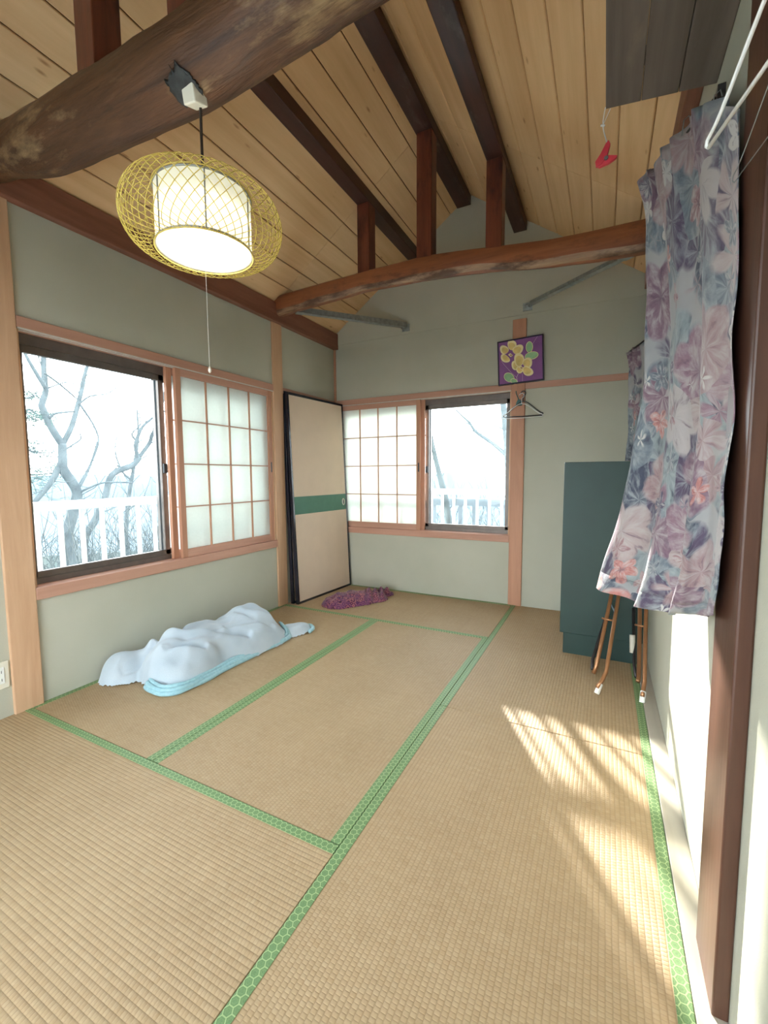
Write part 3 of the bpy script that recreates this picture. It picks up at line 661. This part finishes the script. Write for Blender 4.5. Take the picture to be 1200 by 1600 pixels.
# ------------------------------------------------------------------ folding table on end
t = thing('folding_table', 'dark green folding table stood on end with bronze tube legs', 'table', (2.37, 2.66, 0))
TX0, TX1 = 2.163, 2.598
tl_ = lambda a, b, n: (a, 2.655+b*.010+n, b)
put(MB().prism([(TX0, .125), (TX1, .125), (TX1, 1.150), (TX0, 1.150)], tl_, 0, .020), 'table_top', 'green_board', t, False, .003)
put(MB().prism([(TX0+.003, .128), (TX1-.003, .128), (TX1-.003, 1.152), (TX0+.003, 1.152)], tl_, .020, .024), 'edge_band', 'board_edge', t)
put(MB().prism([(TX0+.020, 0), (TX1-.01, 0), (TX1-.01, 1.12), (TX0+.020, 1.12)], tl_, .003, .055), 'underframe', 'green_board', t, False, .003)
for A3, B3, C2 in ((((975, 880), (947, 1050), (932, 1086)), ((966, 880), (932, 1040), (927, 1056)), ((953, 945), (926, 1030))),
                   (((1011, 880), (1007, 1065), (1003, 1100)), ((1001, 880), (998, 1060), (996, 1076)), ((990, 950), (991, 1040)))):
    def q(px, py, y): p = at(px, py, 1, y); return Vector((min(p.x, XR-.016), p.y, max(p.z, .012)))
    a0, a1, a2 = q(*A3[0], 2.56), q(*A3[1], 2.24), q(*A3[2], 2.19)
    put(MB().tube([a0, a1, a1*.5+a2*.5, a2+Vector((0, 0, .022))], .0095, 10), 'leg', 'bronze_tube', t, True)
    put(MB().tube([a2+(a1-a2).normalized()*.045, a2+Vector((0, 0, -.010))], .0128, 12), 'foot_cap', 'white_cap', t, True, .002)
    b0, b1, b2 = q(*B3[0], 2.60), q(*B3[1], 2.42), q(*B3[2], 2.40)
    put(MB().tube([b0, b1, b2], .0105, 10), 'leg_brace', 'bronze_tube', t, True)
    c0, c1 = q(*C2[0], 2.61), q(*C2[1], 2.50)
    put(MB().tube([c0, c1, b2+Vector((-.006, .03, .01))], .0085, 8), 'leg_brace', 'dark_tube', t, True)
    pv = b0*.45+b1*.55; put(MB().tube([pv+Vector((-.022, 0, 0)), pv+Vector((.03, -.02, 0))], .0055, 8), 'pivot_bolt', 'bronze_tube', t, True)
p0, p1 = at(988, 992, 1, 2.55), at(988, 1020, 1, 2.53)
put(MB().tube([p0, p1], .014, 10), 'tape_wrap', 'tape', t, True)
pa = at(953, 940, 1, 2.60); put(MB().beam(pa, pa+Vector((.028, 0, -.06)), .004, .035, (0, 1, 0)), 'hinge_plate', 'hinge_blue', t)

# ------------------------------------------------------------------ curtains
def curtain(name, label, top, mid, bot, nu, nv, width, folds, amp, header, group, vm=.4):
    """top/bot: lists of (u, point); cloth between them, folded along the normal"""
    def cur(tab, u):
        for (a, p), (b, q_) in zip(tab, tab[1:]):
            if u <= b: return Vector(p).lerp(Vector(q_), (u-a)/(b-a))
        return Vector(tab[-1][1])
    vs, uvs, fs = [], [], []
    A, Z_ = cur(top, 0), cur(top, 1); tan = (Z_-A); tan.z = 0; tan.normalize(); nrm = Vector((tan.y, -tan.x, 0))
    if nrm.x > 0: nrm = -nrm
    L = (cur(bot, .5)-cur(top, .5)).length
    for j in range(nv+1):
        v_ = j/nv
        for i in range(nu+1):
            u = i/nu; P0_, P1_, P2_ = cur(top, u), cur(mid, u), cur(bot, u); l0, l1, l2 = (v_-vm)*(v_-1)/vm, v_*(v_-1)/(vm*(vm-1)), v_*(v_-vm)/(1-vm); p = P0_*l0+P1_*l1+P2_*l2
            ph = folds*2*PI*(u+.05*math.sin(3*v_+5*u))+.6*math.sin(2.2*v_)
            am = amp*min(1, 4*(1-u)+.25)*(.55+.75*v_)*(.7+.6*noise.noise(Vector((u*3, v_*1.2, 4))))
            wv_ = math.sin(ph); p += nrm*am*(wv_*abs(wv_)**-.25 if abs(wv_) > .01 else 0)+tan*am*.55*math.cos(ph)
            p += nrm*.010*noise.noise(Vector((u*9, v_*7, 6)))
            if v_ < .12: p += nrm*.010*math.sin(folds*6*PI*u)*(1-v_/.12)
            vs.append(p); uvs.append((u*width, (1-v_)*L))
    w1 = nu+1; fs = [(j*w1+i, j*w1+i+1, (j+1)*w1+i+1, (j+1)*w1+i) for j in range(nv) for i in range(nu)]
    root = thing(name, label, 'curtain', (vs[-1].x, vs[-1].y, min(p.z for p in vs)), group)
    def cloth(nm, f_, mat):
        mb = MB().add(vs, f_); me = mb.mesh(nm, mat, True); uvl = me.uv_layers.new(name='UVMap')
        for lp_ in me.loops: uvl.data[lp_.index].uv = uvs[lp_.vertex_index]
        o = link(nm, me, root); o.matrix_parent_inverse = Matrix.Translation(root.location).inverted()
        s_ = o.modifiers.new('thick', 'SOLIDIFY'); s_.thickness = .0016; s_.offset = 0; return o
    k = nu*int(nv*.965)
    cloth('cloth', fs[:k], 'floral_cloth'); cloth('hem', fs[k:], 'floral_cloth')
    for u in header:
        p = cur(top, u); put(MB().tube([p+Vector((0, 0, -.03)), p+Vector((.004, 0, .012)), p+Vector((.016, 0, .02)), p+Vector((.02, 0, .004))], .0016, 5), 'hook', 'grey_wire', root)
    return root, vs
top1 = [(0, at(1000, 292, 2, 2.08)), (.10, at(1012, 264, 2, 2.10)), (.24, at(1024, 262, 2, 2.10)), (.30, at(1033, 240, 2, 2.10)), (.50, at(1060, 205, 2, 2.10)), (.56, at(1072, 185, 2, 2.11)), (.76, at(1112, 160, 2, 2.10)), (.84, at(1130, 150, 0, 2.588)), (1, at(1150, 175, 0, 2.588))]
mid1 = [(0, at(1018, 520, 1, 1.64)), (.3, at(1050, 525, 1, 1.52)), (.65, at(1100, 530, 1, 1.32)), (1, at(1148, 535, 0, 2.588))]
bot1 = [(0, at(938, 918, 2, .665)), (.25, at(975, 938, 2, .672)), (.5, at(1020, 955, 2, .685)), (.78, at(1078, 962, 2, .715)), (1, at(1119, 962, 0, 2.588))]
for tb in (top1, mid1, bot1):
    for k, (u, p) in enumerate(tb): tb[k] = (u, Vector((min(p.x, XR-.042), p.y, p.z)))
c1, cv = curtain('curtain', 'large floral curtain hanging open beside the dark post', top1, mid1, bot1, 120, 64, .72, 3.0, .024, (.06, .27, .53, .80), 'floral curtains', .37)
top2 = [(0, at(980, 552, 1, 3.12)), (.4, at(996, 540, 1, 3.05)), (.7, at(1012, 530, 1, 2.95)), (1, at(1030, 520, 1, 2.86))]
mid2 = [(0, at(984, 640, 1, 3.10)), (.5, at(1000, 640, 1, 3.0)), (1, at(1022, 640, 1, 2.86))]
bot2 = [(0, at(966, 806, 1, 3.06)), (.5, at(985, 806, 1, 2.98)), (1, at(1012, 806, 1, 2.86))]
curtain('curtain', 'narrow gathered floral curtain half hidden above the green table', top2, mid2, bot2, 60, 36, .4, 3.5, .012, (.05, .5), 'floral curtains', .36)
r = thing('curtain_rod', 'slim dark rod that carries the large floral curtain', 'curtain rod', (XR, 1.25, 2.1))
a, b = Vector((top1[0][1].x+.012, top1[0][1].y+.02, 2.085)), Vector((XR-.02, 1.42, 2.085))
put(MB().tube([a, b], .006, 8), 'rod', 'dark_tube', r, True); put(MB().beam(b+Vector((.002, 0, 0)), b+Vector((.02, 0, 0)), .03, .05), 'bracket', 'dark_tube', r)
put(MB().tube([a+Vector((0, 0, -.001)), a+(a-b).normalized()*.012], .009, 8), 'finial', 'dark_tube', r, True)
r = thing('curtain_rod', 'short dark rod behind the narrow gathered curtain', 'curtain rod', (XR, 3.0, 1.85))
a = Vector(top2[0][1])+Vector((.012, .0, .006)); b = Vector((XR-.004, 2.74, top2[2][1].z))
put(MB().tube([a, b], .005, 8), 'rod', 'dark_tube', r, True); put(MB().beam(b+Vector((-.01, 0, 0)), b+Vector((.004, 0, 0)), .03, .04), 'bracket', 'dark_tube', r)

# ------------------------------------------------------------------ shelf board, peg, hangers
sz = 2.20; s0 = at(946, 171, 2, sz); s1 = at(1128, 128, 2, sz)
sh = thing('wall_shelf', 'dark rough board shelf high on the right wall', 'shelf', (XR, 1.2, sz))
nb = 3; xs = [s0.x+(XR-s0.x)*k/nb for k in range(nb+1)]
for k in range(nb):
    ya = s0.y+(s1.y-s0.y)*k/nb; yb = s0.y+(s1.y-s0.y)*(k+1)/nb
    put(MB().prism([(xs[k]+.0008, 1.066), (xs[k+1]-.0008, 1.066), (xs[k+1]-.0008, yb), (xs[k]+.0008, ya)], lambda a, b, n: (a, b, sz+n), 0, .022), 'plank', 'shelf_wood', sh, False, .002)
for y in (1.10, s0.y-.10): put(B(s0.x+.03, y-.015, sz+.022, XR, y+.015, sz+.05), 'batten', 'shelf_wood', sh)
pg = thing('clothes_peg', 'red plastic clothes peg dangling from the shelf corner', 'clothes peg', at(945, 240, 1, s0.y-.01)); y = s0.y-.01
w0, w1, w2 = at(946, 168, 1, y), at(942, 196, 1, y), at(948, 222, 1, y)
put(MB().tube(smooth_path([w0, w1, w2], 4), .0016, 5), 'string', 'string', pg)
put(MB().tube([at(947, 172, 1, y)+Vector((.012, 0, 0)), w1], .0012, 5), 'string', 'string', pg)
put(MB().tube([w1+Vector((-.006, 0, .002)), w1, w1+Vector((.005, 0, -.003))], .003, 6), 'knot', 'string', pg)
def jaw(pts, d): return MB().prism(pts, lambda a, b, n: (lambda p: (p.x, p.y+n, p.z))(at(a, b, 1, y)), -.006+d, .006+d)
put(jaw([(951, 220), (954, 226), (949, 244), (940, 258), (931, 262), (930, 254), (938, 242), (946, 226)], 0), 'jaw', 'peg_red', pg, False, .002)
put(jaw([(965, 243), (963, 247), (952, 255), (936, 262), (931, 258), (940, 251), (950, 243), (958, 243)], .002), 'jaw', 'peg_red', pg, False, .002)
put(MB().tube([at(947, 249, 1, y)+Vector((0, -.009, 0)), at(947, 249, 1, y)+Vector((0, .009, 0))], .006, 8), 'spring', 'grey_wire', pg)

def hanger(name, label, tip, ddir, wdt, drop, wire, mat, hook_r=.018, group='coat hangers', bar_lift=0):
    """tip: lower corner nearest the viewer's left; ddir: horizontal direction to the other corner"""
    tip = Vector(tip); d = Vector((*ddir, 0)).normalized(); Z1 = Vector((0, 0, 1)); mid = tip+d*wdt/2+Z1*drop
    t = thing(name, label, 'coat hanger', mid, group); other = tip+d*wdt
    arm = lambda e: smooth_path([mid, mid.lerp(e, .25)+Z1*.012, mid.lerp(e, .8), e+Z1*.006], 4)
    sgn = (tip-mid).normalized()
    put(MB().tube(arm(tip)+[tip+(tip-mid)*.01]+[tip-Z1*.008+d*.006], wire, 8), 'arm', mat, t, True); put(MB().tube(arm(other)+[other-Z1*.008-d*.006], wire, 8), 'arm', mat, t, True)
    put(MB().tube([tip-Z1*.008+d*.006, tip.lerp(other, .5)-Z1*(.011-bar_lift), other-Z1*.008-d*.006], wire, 8), 'bar', mat, t, True)
    c = mid+Z1*(.045+hook_r)
    put(MB().tube([mid, mid+Z1*.04]+[c+d*hook_r*math.sin(a_)-Z1*hook_r*math.cos(a_) for a_ in [k*.3 for k in range(2, 16)]], wire*.9, 8), 'hook', mat, t, True)
    return t, c+Z1*hook_r
pz = YB-.04
tp_ = at(782, 653, 1, pz); hanger('wire_hanger', 'white wire coat hanger on the post beside the back window', (tp_.x, pz, tp_.z), (1, .0), .325, .10, .0026, 'white_metal')
tp_ = at(787, 652, 1, pz+.016); hanger('plastic_hanger', 'dark plastic coat hanger behind the white wire one', (tp_.x, pz+.010, tp_.z+.008), (.98, .02), .30, .105, .0042, 'dark_plastic')
hk = thing('wall_hook', 'teal plastic hook on the post holding two hangers', 'hook', at(811, 628, 1, YB-.016))
ph = at(811, 630, 1, YB-.018)
put(MB().prism([(-.024, -.02), (.024, -.02), (.022, .0), (.010, .028), (-.010, .028), (-.022, 0)], lambda a, b, n: (ph.x+a, YB-.016-n, ph.z+b), 0, .012), 'hook_plate', 'teal_plastic', hk, False, .004)
kp = at(807, 614, 1, pz); put(MB().tube([(ph.x, YB-.022, ph.z+.02), (kp.x, YB-.03, kp.z-.01), (kp.x, YB-.055, kp.z-.004), (kp.x, YB-.06, kp.z+.012)], .0035, 6), 'hook_arm', 'teal_plastic', hk, True)
tp_ = at(1105, 226, 0, 2.50)
hanger('plastic_hanger', 'white plastic coat hanger close to the viewer at the upper right', tp_, (.24, -.97), .40, .095, .0028, 'white_plastic')
tp_ = at(1145, 281, 0, 2.56)
hanger('wire_hanger', 'thin grey wire hanger beside the white plastic one', tp_, (.16, -.98), .40, .115, .0009, 'grey_wire')
hk = thing('wall_peg', 'small brown peg on the right wall out of frame', 'peg', (XR, .53, 1.73))
put(MB().tube([(XR, .545, 1.77), (2.55, .545, 1.755), (2.535, .545, 1.775)], .006, 8), 'peg_rod', 'dark_tube', hk, True)
put(B(XR-.012, .52, 1.74, XR, .57, 1.80), 'peg_plate', 'post_dark', hk, False, .003)

# ------------------------------------------------------------------ picture on the end wall
TL, TR_, BR, BL = (at(*q_, 1, YB-.03) for q_ in ((776, 535), (847, 522), (852, 593), (780, 603)))
pc = thing('picture', 'small framed painting of yellow blossoms on purple ground', 'picture', BL)
ctr = (TL+TR_+BR+BL)/4; Ux = ((TR_-TL)+(BR-BL))/2; Uz = ((TL-BL)+(TR_-BR))/2; PW, PH = Ux.length, Uz.length; ux = Ux.normalized(); uz = (Uz-ux*Uz.dot(ux)).normalized()
def pic(a, b, n): q_ = ctr+ux*a+uz*b; return Vector((q_.x, YB-.018-n, q_.z))
def slab(poly, n0, n1, nm, mat, root=pc): return put(MB().prism(poly, pic, n0, n1), nm, mat, root)
hw, hh_ = PW/2, PH/2; R4 = lambda a, b, c, d: [(a, b), (c, b), (c, d), (a, d)]
cv_ = slab(R4(-hw+.006, -hh_+.006, hw-.006, hh_-.006), .0, .012, 'canvas', 'canvas_purple')
for q_ in (R4(-hw, -hh_, hw, -hh_+.009), R4(-hw, hh_-.009, hw, hh_), R4(-hw, -hh_+.009, -hw+.009, hh_-.009), R4(hw-.009, -hh_+.009, hw, hh_-.009)): slab(q_, -.002, .018, 'frame_bar', 'frame_dark')
def pp(X, Y):  # position in the zoomed photo crop -> picture coordinates
    u_ = (X-265)/(835-265); v_ = (Y-(405-.17*(X-265)))/(505); return (-hw+PW*u_, hh_-PH*v_)
def blot(X, Y, rx, ry, rot, n, lobes=0, am=0):
    out = []
    for k in range(n):
        a_ = 2*PI*k/n; r_ = 1+am*math.cos(lobes*a_+1); x_, y_ = rx*r_*math.cos(a_), ry*r_*math.sin(a_)
        out.append(pp(X+x_*math.cos(rot)-y_*math.sin(rot), Y+x_*math.sin(rot)+y_*math.cos(rot)))
    return out
layer = [.0121]
def paint(nm, poly, mat):
    layer[0] += .00012; slab(poly, .0120, layer[0], nm, mat, cv_)
def strokes(nm, path, wd, mat):
    l_ = [pp(*q_) for q_ in path]
    layer[0] += .00012; mb = MB()
    for (a, b), (c, d) in zip(l_, l_[1:]):
        dx, dz = c-a, d-b; L_ = math.hypot(dx, dz); ox, oz = -dz/L_*wd, dx/L_*wd; mb.prism([(a-ox, b-oz), (c-ox, d-oz), (c+ox, d+oz), (a+ox, b+oz)], pic, .0120, layer[0])
    put(mb, nm, mat, cv_)
strokes('stem', [(515, 870), (500, 800), (530, 740), (560, 690)], .0018, 'line_pink'); strokes('stem', [(310, 620), (350, 665), (430, 745), (500, 800)], .001, 'line_pink')
strokes('stem', [(570, 860), (575, 780), (560, 700)], .0008, 'line_pink'); strokes('stem', [(690, 440), (770, 330)], .0008, 'line_pink'); strokes('stem', [(610, 600), (650, 550), (660, 500)], .0012, 'line_pink')
for X, Y, rx, ry, ro_ in ((405, 805, 62, 48, .3), (465, 845, 38, 26, .2), (665, 455, 38, 58, .15), (690, 550, 80, 38, -.25)):
    paint('leaf', blot(X, Y, rx+6, ry+6, ro_, 18), 'petal_pale'); paint('leaf', blot(X, Y, rx, ry, ro_, 18), 'leaf_green')
for cx, cy, pet in ((430, 550, ((350, 490, 52, 45, .2), (450, 435, 52, 52, .0), (525, 485, 66, 46, -.5), (360, 590, 58, 38, .5))), (560, 690, ((490, 665, 48, 48, .2), (535, 600, 58, 72, .1), (640, 630, 55, 52, -.6), (640, 725, 62, 48, .4), (540, 715, 40, 34, 0)))):
    for X, Y, rx, ry, ro_ in pet:
        paint('petal', blot(X, Y, rx+5, ry+5, ro_, 20, 3, .06), 'petal_pale'); paint('petal', blot(X+(cx-X)*.12, Y+(cy-Y)*.12, rx*.8, ry*.8, ro_, 20, 3, .06), 'petal_yellow')
    paint('blossom_heart', blot(cx, cy, 26, 18, .3, 12, 4, .2), 'petal_pale'); paint('blossom_heart', blot(cx+4, cy+2, 14, 8, .3, 10), 'flower_eye')

# ------------------------------------------------------------------ socket on the left wall
so = thing('wall_socket', 'ivory wall socket plate beside the near post', 'wall socket', (0, .775, .195))
put(B(0, .735, .135, .006, .808, .258), 'cover_plate', 'ivory', so, False, .003); put(B(.005, .755, .16, .009, .79, .235), 'socket_insert', 'white_plastic', so, False, .002)
for z in (.178, .214):
    for y in (.766, .778): put(B(.0085, y-.001, z-.006, .0095, y+.001, z+.006), 'slot', 'dark_plastic', so)

# ------------------------------------------------------------------ outside: balcony, trees, hillside
shell('balcony_floor', MB().box(-.62, YF, -.32, -.13, YB+.62, -.22).box(-.13, YB+.13, -.32, XR+.6, YB+.62, -.22), 'balcony_floor', 'narrow concrete balcony floor outside the windows', 'balcony')
shell('bounce_veranda', B(-.6, -3.2, -.32, XR+.6, YF-.13, -.16), 'white_metal', 'added pale veranda floor behind the viewer, bouncing light upward', 'veranda')  # unseen bright slab added to reflect sky light up onto the ceiling
def railing(P, a0, a1, first, step, label):
    t = thing('balcony_railing', label, 'railing', P((a0+a1)/2, 0, -.22), 'white balcony railings')
    def bx(a, b, d0, d1, c, d, nm):
        p, q_ = P(a, d0, c), P(b, d1, d); return put(MB().box(*[min(i, j) for i, j in zip(p, q_)], *[max(i, j) for i, j in zip(p, q_)]), nm, 'white_metal', t, False, .004)
    bx(a0, a1, -.03, .03, .895, .945, 'top_rail'); bx(a0, a1, -.015, .015, -.10, -.06, 'bottom_rail')
    a = first
    while a > a0+.03: a -= step
    a += step; k = 0
    while a < a1-.02:
        bx(a-.0125, a+.0125, -.008, .008, -.06, .895, 'baluster'); a += step; k += 1
    for a in (a0+.03, a1-.03): bx(a-.03, a+.03, -.03, .03, -.22, .895, 'end_post')
OFF = .36
railing(lambda a, d, z: (-OFF-d, a, z), .2, YB+OFF-.04, 1.120, .1150, 'white metal balcony railing outside the left window')
railing(lambda a, d, z: (a, YB+OFF+d, z), -OFF+.04, XR+.3, .870, .1135, 'white metal balcony railing outside the back window')

# terrain: bank near the house, falling to a bay with far hills
vs, fs = [], []; n = 60
def ground(x, y):
    d = max(0, -x-2)+max(0, y-5)*.9
    return -1.5-.10*d-.0009*d*d*(d < 120)+.5*noise.noise(Vector((x*.15, y*.15, 0)))+.25*noise.noise(Vector((x*.6, y*.6, 3)))
xs = [-90+104*(i/n)**.6 for i in range(n+1)]; ys = [-20+120*(j/n)**1.3 for j in range(n+1)]
vs = [(x, y, ground(x, y)) for x in xs for y in ys]; fs = [(i*(n+1)+j, (i+1)*(n+1)+j, (i+1)*(n+1)+j+1, i*(n+1)+j+1) for i in range(n) for j in range(n)]
shell('hillside_ground', MB().add(vs, fs), 'hillside', 'brushy hillside falling away below the windows', 'ground', 0, True)
shell('sea_plain', MB().box(-1800, -600, -42, 300, 1900, -40), 'sea', 'pale hazy bay far below the hillside', 'sea')
def range_(name, label, pts, z0, amp, depth):
    vs = []; m = len(pts)
    for k, (x, y) in enumerate(pts):
        h = z0+amp*(.6+.5*noise.noise(Vector((k*.23, 2, 1)))+.25*noise.noise(Vector((k*.8, 5, 1)))); dv = Vector((x, y, 0)).normalized()*depth
        vs += [(x, y, -42), (x+dv.x*.5, y+dv.y*.5, h), (x+dv.x, y+dv.y, -42)]
    fs = [(3*k+a, 3*k+3+a, 3*k+3+b, 3*k+b) for k in range(m-1) for a, b in ((0, 1), (1, 2))]
    shell(name, MB().add(vs, fs), 'far_hill', label, 'hill', 0, True)
range_('far_hills', 'low hazy hills across the bay', [(-900*math.cos(a_), 900*math.sin(a_)) for a_ in [k*.035-.5 for k in range(62)]], -12, 26, 300)

def tree(label, name, depth_fn, branches, group='bare trees outside', twigs=60, needles=None, base_drop=True, seed=1):
    """branches: list of (pixel path, start width px, end width px); depth_fn gives the point of a pixel at the tree's distance"""
    rnd = random.Random(seed); mbs = MB(); tw = MB(); tips = []; root = None
    for bi, (path, w0, w1) in enumerate(branches):
        P3 = []; off = rnd.uniform(-.35, .35) if bi else 0
        for k, (px, py) in enumerate(path):
            P3.append(depth_fn(px, py, off*(k/max(1, len(path)-1)) if bi else 0))
        if bi == 0: root = P3[0].copy(); root.z = ground(root.x, root.y)-.1; P3 = [root, root.lerp(P3[0], .5)+Vector((.08, .05, 0))]+P3
        sp = smooth_path(P3, 5); m = len(sp); rad = []
        for k, p in enumerate(sp):
            dist = (p-CAM).length; wpx = w0+(w1-w0)*k/(m-1); rad.append(max(.0035, wpx*dist/FPX/2*(1+.12*noise.noise(p*3))))
        if bi == 0:
            for k in range(min(10, m)): rad[k] *= 1+.25*(1-k/10)
        mbs.tube(sp, rad, 8); tips += [(sp[k], (sp[min(k+1, m-1)]-sp[k-1]).normalized(), rad[k]) for k in range(m//3, m, 2)]
    t = thing(name, label, 'tree', root, group)
    put(mbs, 'trunk', 'bark', t, True)
    for _ in range(twigs):
        p, d, r_ = rnd.choice(tips); pts = [p]; v_ = (d+Vector((rnd.uniform(-1, 1), rnd.uniform(-1, 1), rnd.uniform(-.5, .9)))).normalized(); L_ = rnd.uniform(.25, .8)
        for k in range(5):
            v_ = (v_+Vector((rnd.uniform(-.35, .35), rnd.uniform(-.35, .35), rnd.uniform(-.15, .3)))).normalized(); pts.append(pts[-1]+v_*L_/5)
        tw.tube(pts, [max(.003, min(.008, r_*.35))*(1-.14*k) for k in range(6)], 4, cap=False)
    if twigs: tag(put(tw, 'twigs', 'twig', t, True), kind='stuff')
    if needles:
        nm = MB()
        for px, py, R_ in needles:
            c_ = depth_fn(px, py, rnd.uniform(-.3, .3))
            for _ in range(70):
                v_ = Vector((rnd.gauss(0, 1), rnd.gauss(0, 1), rnd.gauss(0, .6))).normalized(); q_ = c_+Vector((rnd.gauss(0, 1), rnd.gauss(0, 1), rnd.gauss(0, .6)))*R_
                e = v_.orthogonal().normalized()*.006; nm.add([q_-e, q_+e, q_+v_*.16], [(0, 1, 2)])
        tag(put(nm, 'needles', 'pine_needles', t), kind='stuff')
def left_at(X): return lambda px, py, off: at(px, py, 0, -X+off*1.2)
def back_at(Y): return lambda px, py, off: at(px, py, 1, Y+off*1.2)
tree('forked bare tree left of centre in the left window', 'bare_tree', left_at(4.6), [
    ([(105, 850), (112, 810), (119, 783), (119, 765), (99, 733), (98, 720), (97.6, 693)], 15, 10),
    ([(97.6, 695), (80.7, 668.5), (67, 639), (66, 630), (71.7, 610), (68.4, 583), (68.4, 545), (72, 500)], 9, 4), ([(71.7, 607), (53.7, 578.5), (38, 550), (25, 520)], 5, 2),
    ([(97.6, 695), (112, 666), (121, 635), (128, 608), (132.5, 585), (138, 565), (142, 520)], 7, 3), ([(125, 632), (146, 664), (154, 689), (145, 720)], 3, 1.6),
    ([(78, 653), (87, 646), (117, 643)], 3.5, 2), ([(69.5, 583), (94, 601), (121, 624)], 2.6, 1.6), ([(76, 606), (105, 597), (121, 604)], 1.8, 1), ([(123, 632), (141, 619), (168, 615), (184, 603)], 2.4, .9),
    ([(101, 703), (114, 695), (126, 686), (125, 677)], 3, 1.2), ([(119, 768), (130, 749), (143, 722), (152, 690)], 5, 1.6), ([(119, 772), (140, 762), (164, 754), (207, 754)], 3, 1.6),
    ([(100, 740), (92, 733), (78, 756), (51, 787), (30, 800)], 8, 5)], seed=3)
tree('slanting bare tree rising to the right in the left window', 'bare_tree', left_at(5.4), [
    ([(132, 850), (150, 810), (164, 778), (175, 742), (207, 727), (218, 715)], 10, 7), ([(216, 717), (212, 700), (213, 689), (222, 668), (236, 655), (250, 645), (268, 640)], 5.5, 2),
    ([(217, 715), (233, 693), (237, 682), (245, 664), (251, 645), (258, 610)], 6, 3), ([(213, 689), (206, 678), (219, 663), (217, 640), (228, 632)], 2, .8), ([(236, 692), (250, 687), (266, 680)], 2, 1)], seed=5, twigs=70)
tree('straight slim bare tree between the two larger ones', 'bare_tree', left_at(6.2), [([(197, 850), (200, 787), (207, 742), (212, 713), (216, 680), (214, 640)], 8, 2), ([(205, 750), (190, 735), (180, 705), (183, 680)], 3, 1)], seed=8, twigs=60)
tree('pine with dark needle tufts at the left window edge', 'pine_tree', left_at(5.0), [([(28, 860), (30, 780), (32, 700), (30, 600), (32, 540)], 9, 4), ([(31, 650), (45, 640), (62, 650), (78, 652)], 3, 1.2), ([(31, 700), (50, 705), (66, 708)], 3, 1), ([(31, 740), (55, 742), (90, 738)], 3, 1), ([(31, 620), (44, 622), (55, 617)], 2.5, 1)],
     needles=[(44, 622, .09), (54, 617, .05), (50, 648, .10), (62, 652, .08), (72, 650, .06), (48, 657, .08), (52, 690, .09), (64, 708, .08), (48, 702, .08), (58, 735, .12), (85, 730, .1), (72, 742, .12), (50, 755, .14), (60, 770, .14)], twigs=30, seed=9, group='trees outside')
tree('leaning bare tree trunk crossing the back window', 'bare_tree', back_at(4.32), [([(708, 850), (702, 818), (695, 775), (687, 743), (679, 710), (670, 665), (664, 630), (660, 590)], 15, 4), ([(680, 715), (672, 722), (670, 733)], 2, 1), ([(687, 745), (681, 742)], 3, 1.5)], seed=11, twigs=10)
tree('thick bare tree at the right edge of the back window', 'bare_tree', back_at(6.6), [([(797, 850), (796, 780), (793, 714), (789, 660), (786, 628), (784, 590)], 12, 8), ([(792, 712), (770, 693), (744, 675), (733, 660), (722, 650), (712, 640)], 7, 1.5), ([(790, 672), (778, 667), (772, 665)], 2.5, 1)], seed=13, twigs=30)

# tangled leafless brush on the slope below the railings: nobody could count its stems
def brush(label, clumps, seed):
    rnd = random.Random(seed); mb = MB()
    for cx, cy, h in clumps:
        for _ in range(64):
            x, y = cx+rnd.gauss(0, .45), cy+rnd.gauss(0, .45); p = Vector((x, y, ground(x, y)-.05)); v_ = Vector((rnd.uniform(-.5, .5), rnd.uniform(-.5, .5), 1)).normalized(); L_ = h*rnd.uniform(.55, 1.1); pts = [p]
            for k in range(6):
                v_ = (v_+Vector((rnd.uniform(-.4, .4), rnd.uniform(-.4, .4), rnd.uniform(-.1, .2)))).normalized(); pts.append(pts[-1]+v_*L_/6)
                if k > 1 and rnd.random() < .8:
                    u_ = (v_+Vector((rnd.uniform(-1, 1), rnd.uniform(-1, 1), rnd.uniform(-.2, .6)))).normalized(); q_ = pts[-1]
                    mb.tube([q_, q_+u_*L_*.14, q_+u_*L_*.26+Vector((0, 0, .03))], [.006, .004, .002], 3, cap=False)
            mb.tube(pts, [.013-.0016*k for k in range(7)], 4, cap=False)
    tag(mb.build('bare_brush', 'twig', None, True), label, 'brush', None, 'stuff')
rnd = random.Random(4)
brush('tangle of leafless brush on the slope outside the left window', [(-3.0-iy*1.5-rnd.uniform(0, .5), .9+ix*.95+iy*.9+rnd.uniform(-.2, .2), rnd.uniform(2.0, 2.6)) for ix in range(8) for iy in range(2)], 21)
brush('tangle of leafless brush on the slope outside the back window', [(-2.4+ix*.95+rnd.uniform(-.2, .2), 9.4+rnd.uniform(0, .8), rnd.uniform(2.1, 2.7)) for ix in range(6)], 22)
# grey neighbour fence seen through the back railing
fe = thing('garden_fence', 'dark grey fence beyond the white railing in the back window', 'fence', (0, 8.0, ground(0, 8)))
fz = at(720, 779, 1, 8.0).z; fz0 = at(720, 790, 1, 8.0).z
put(B(-4, 7.97, fz0, 1.25, 8.03, fz), 'top_rail', 'fence_grey', fe)
xx = at(678, 810, 1, 8.0).x; st = at(698.5, 810, 1, 8.0).x-xx
for k in range(-14, 6): put(B(xx+st*k-.035, 7.975, ground(xx+st*k, 8)-.2, xx+st*k+.035, 8.025, fz0), 'fence_post', 'fence_grey', fe)
bpy.context.view_layer.update()
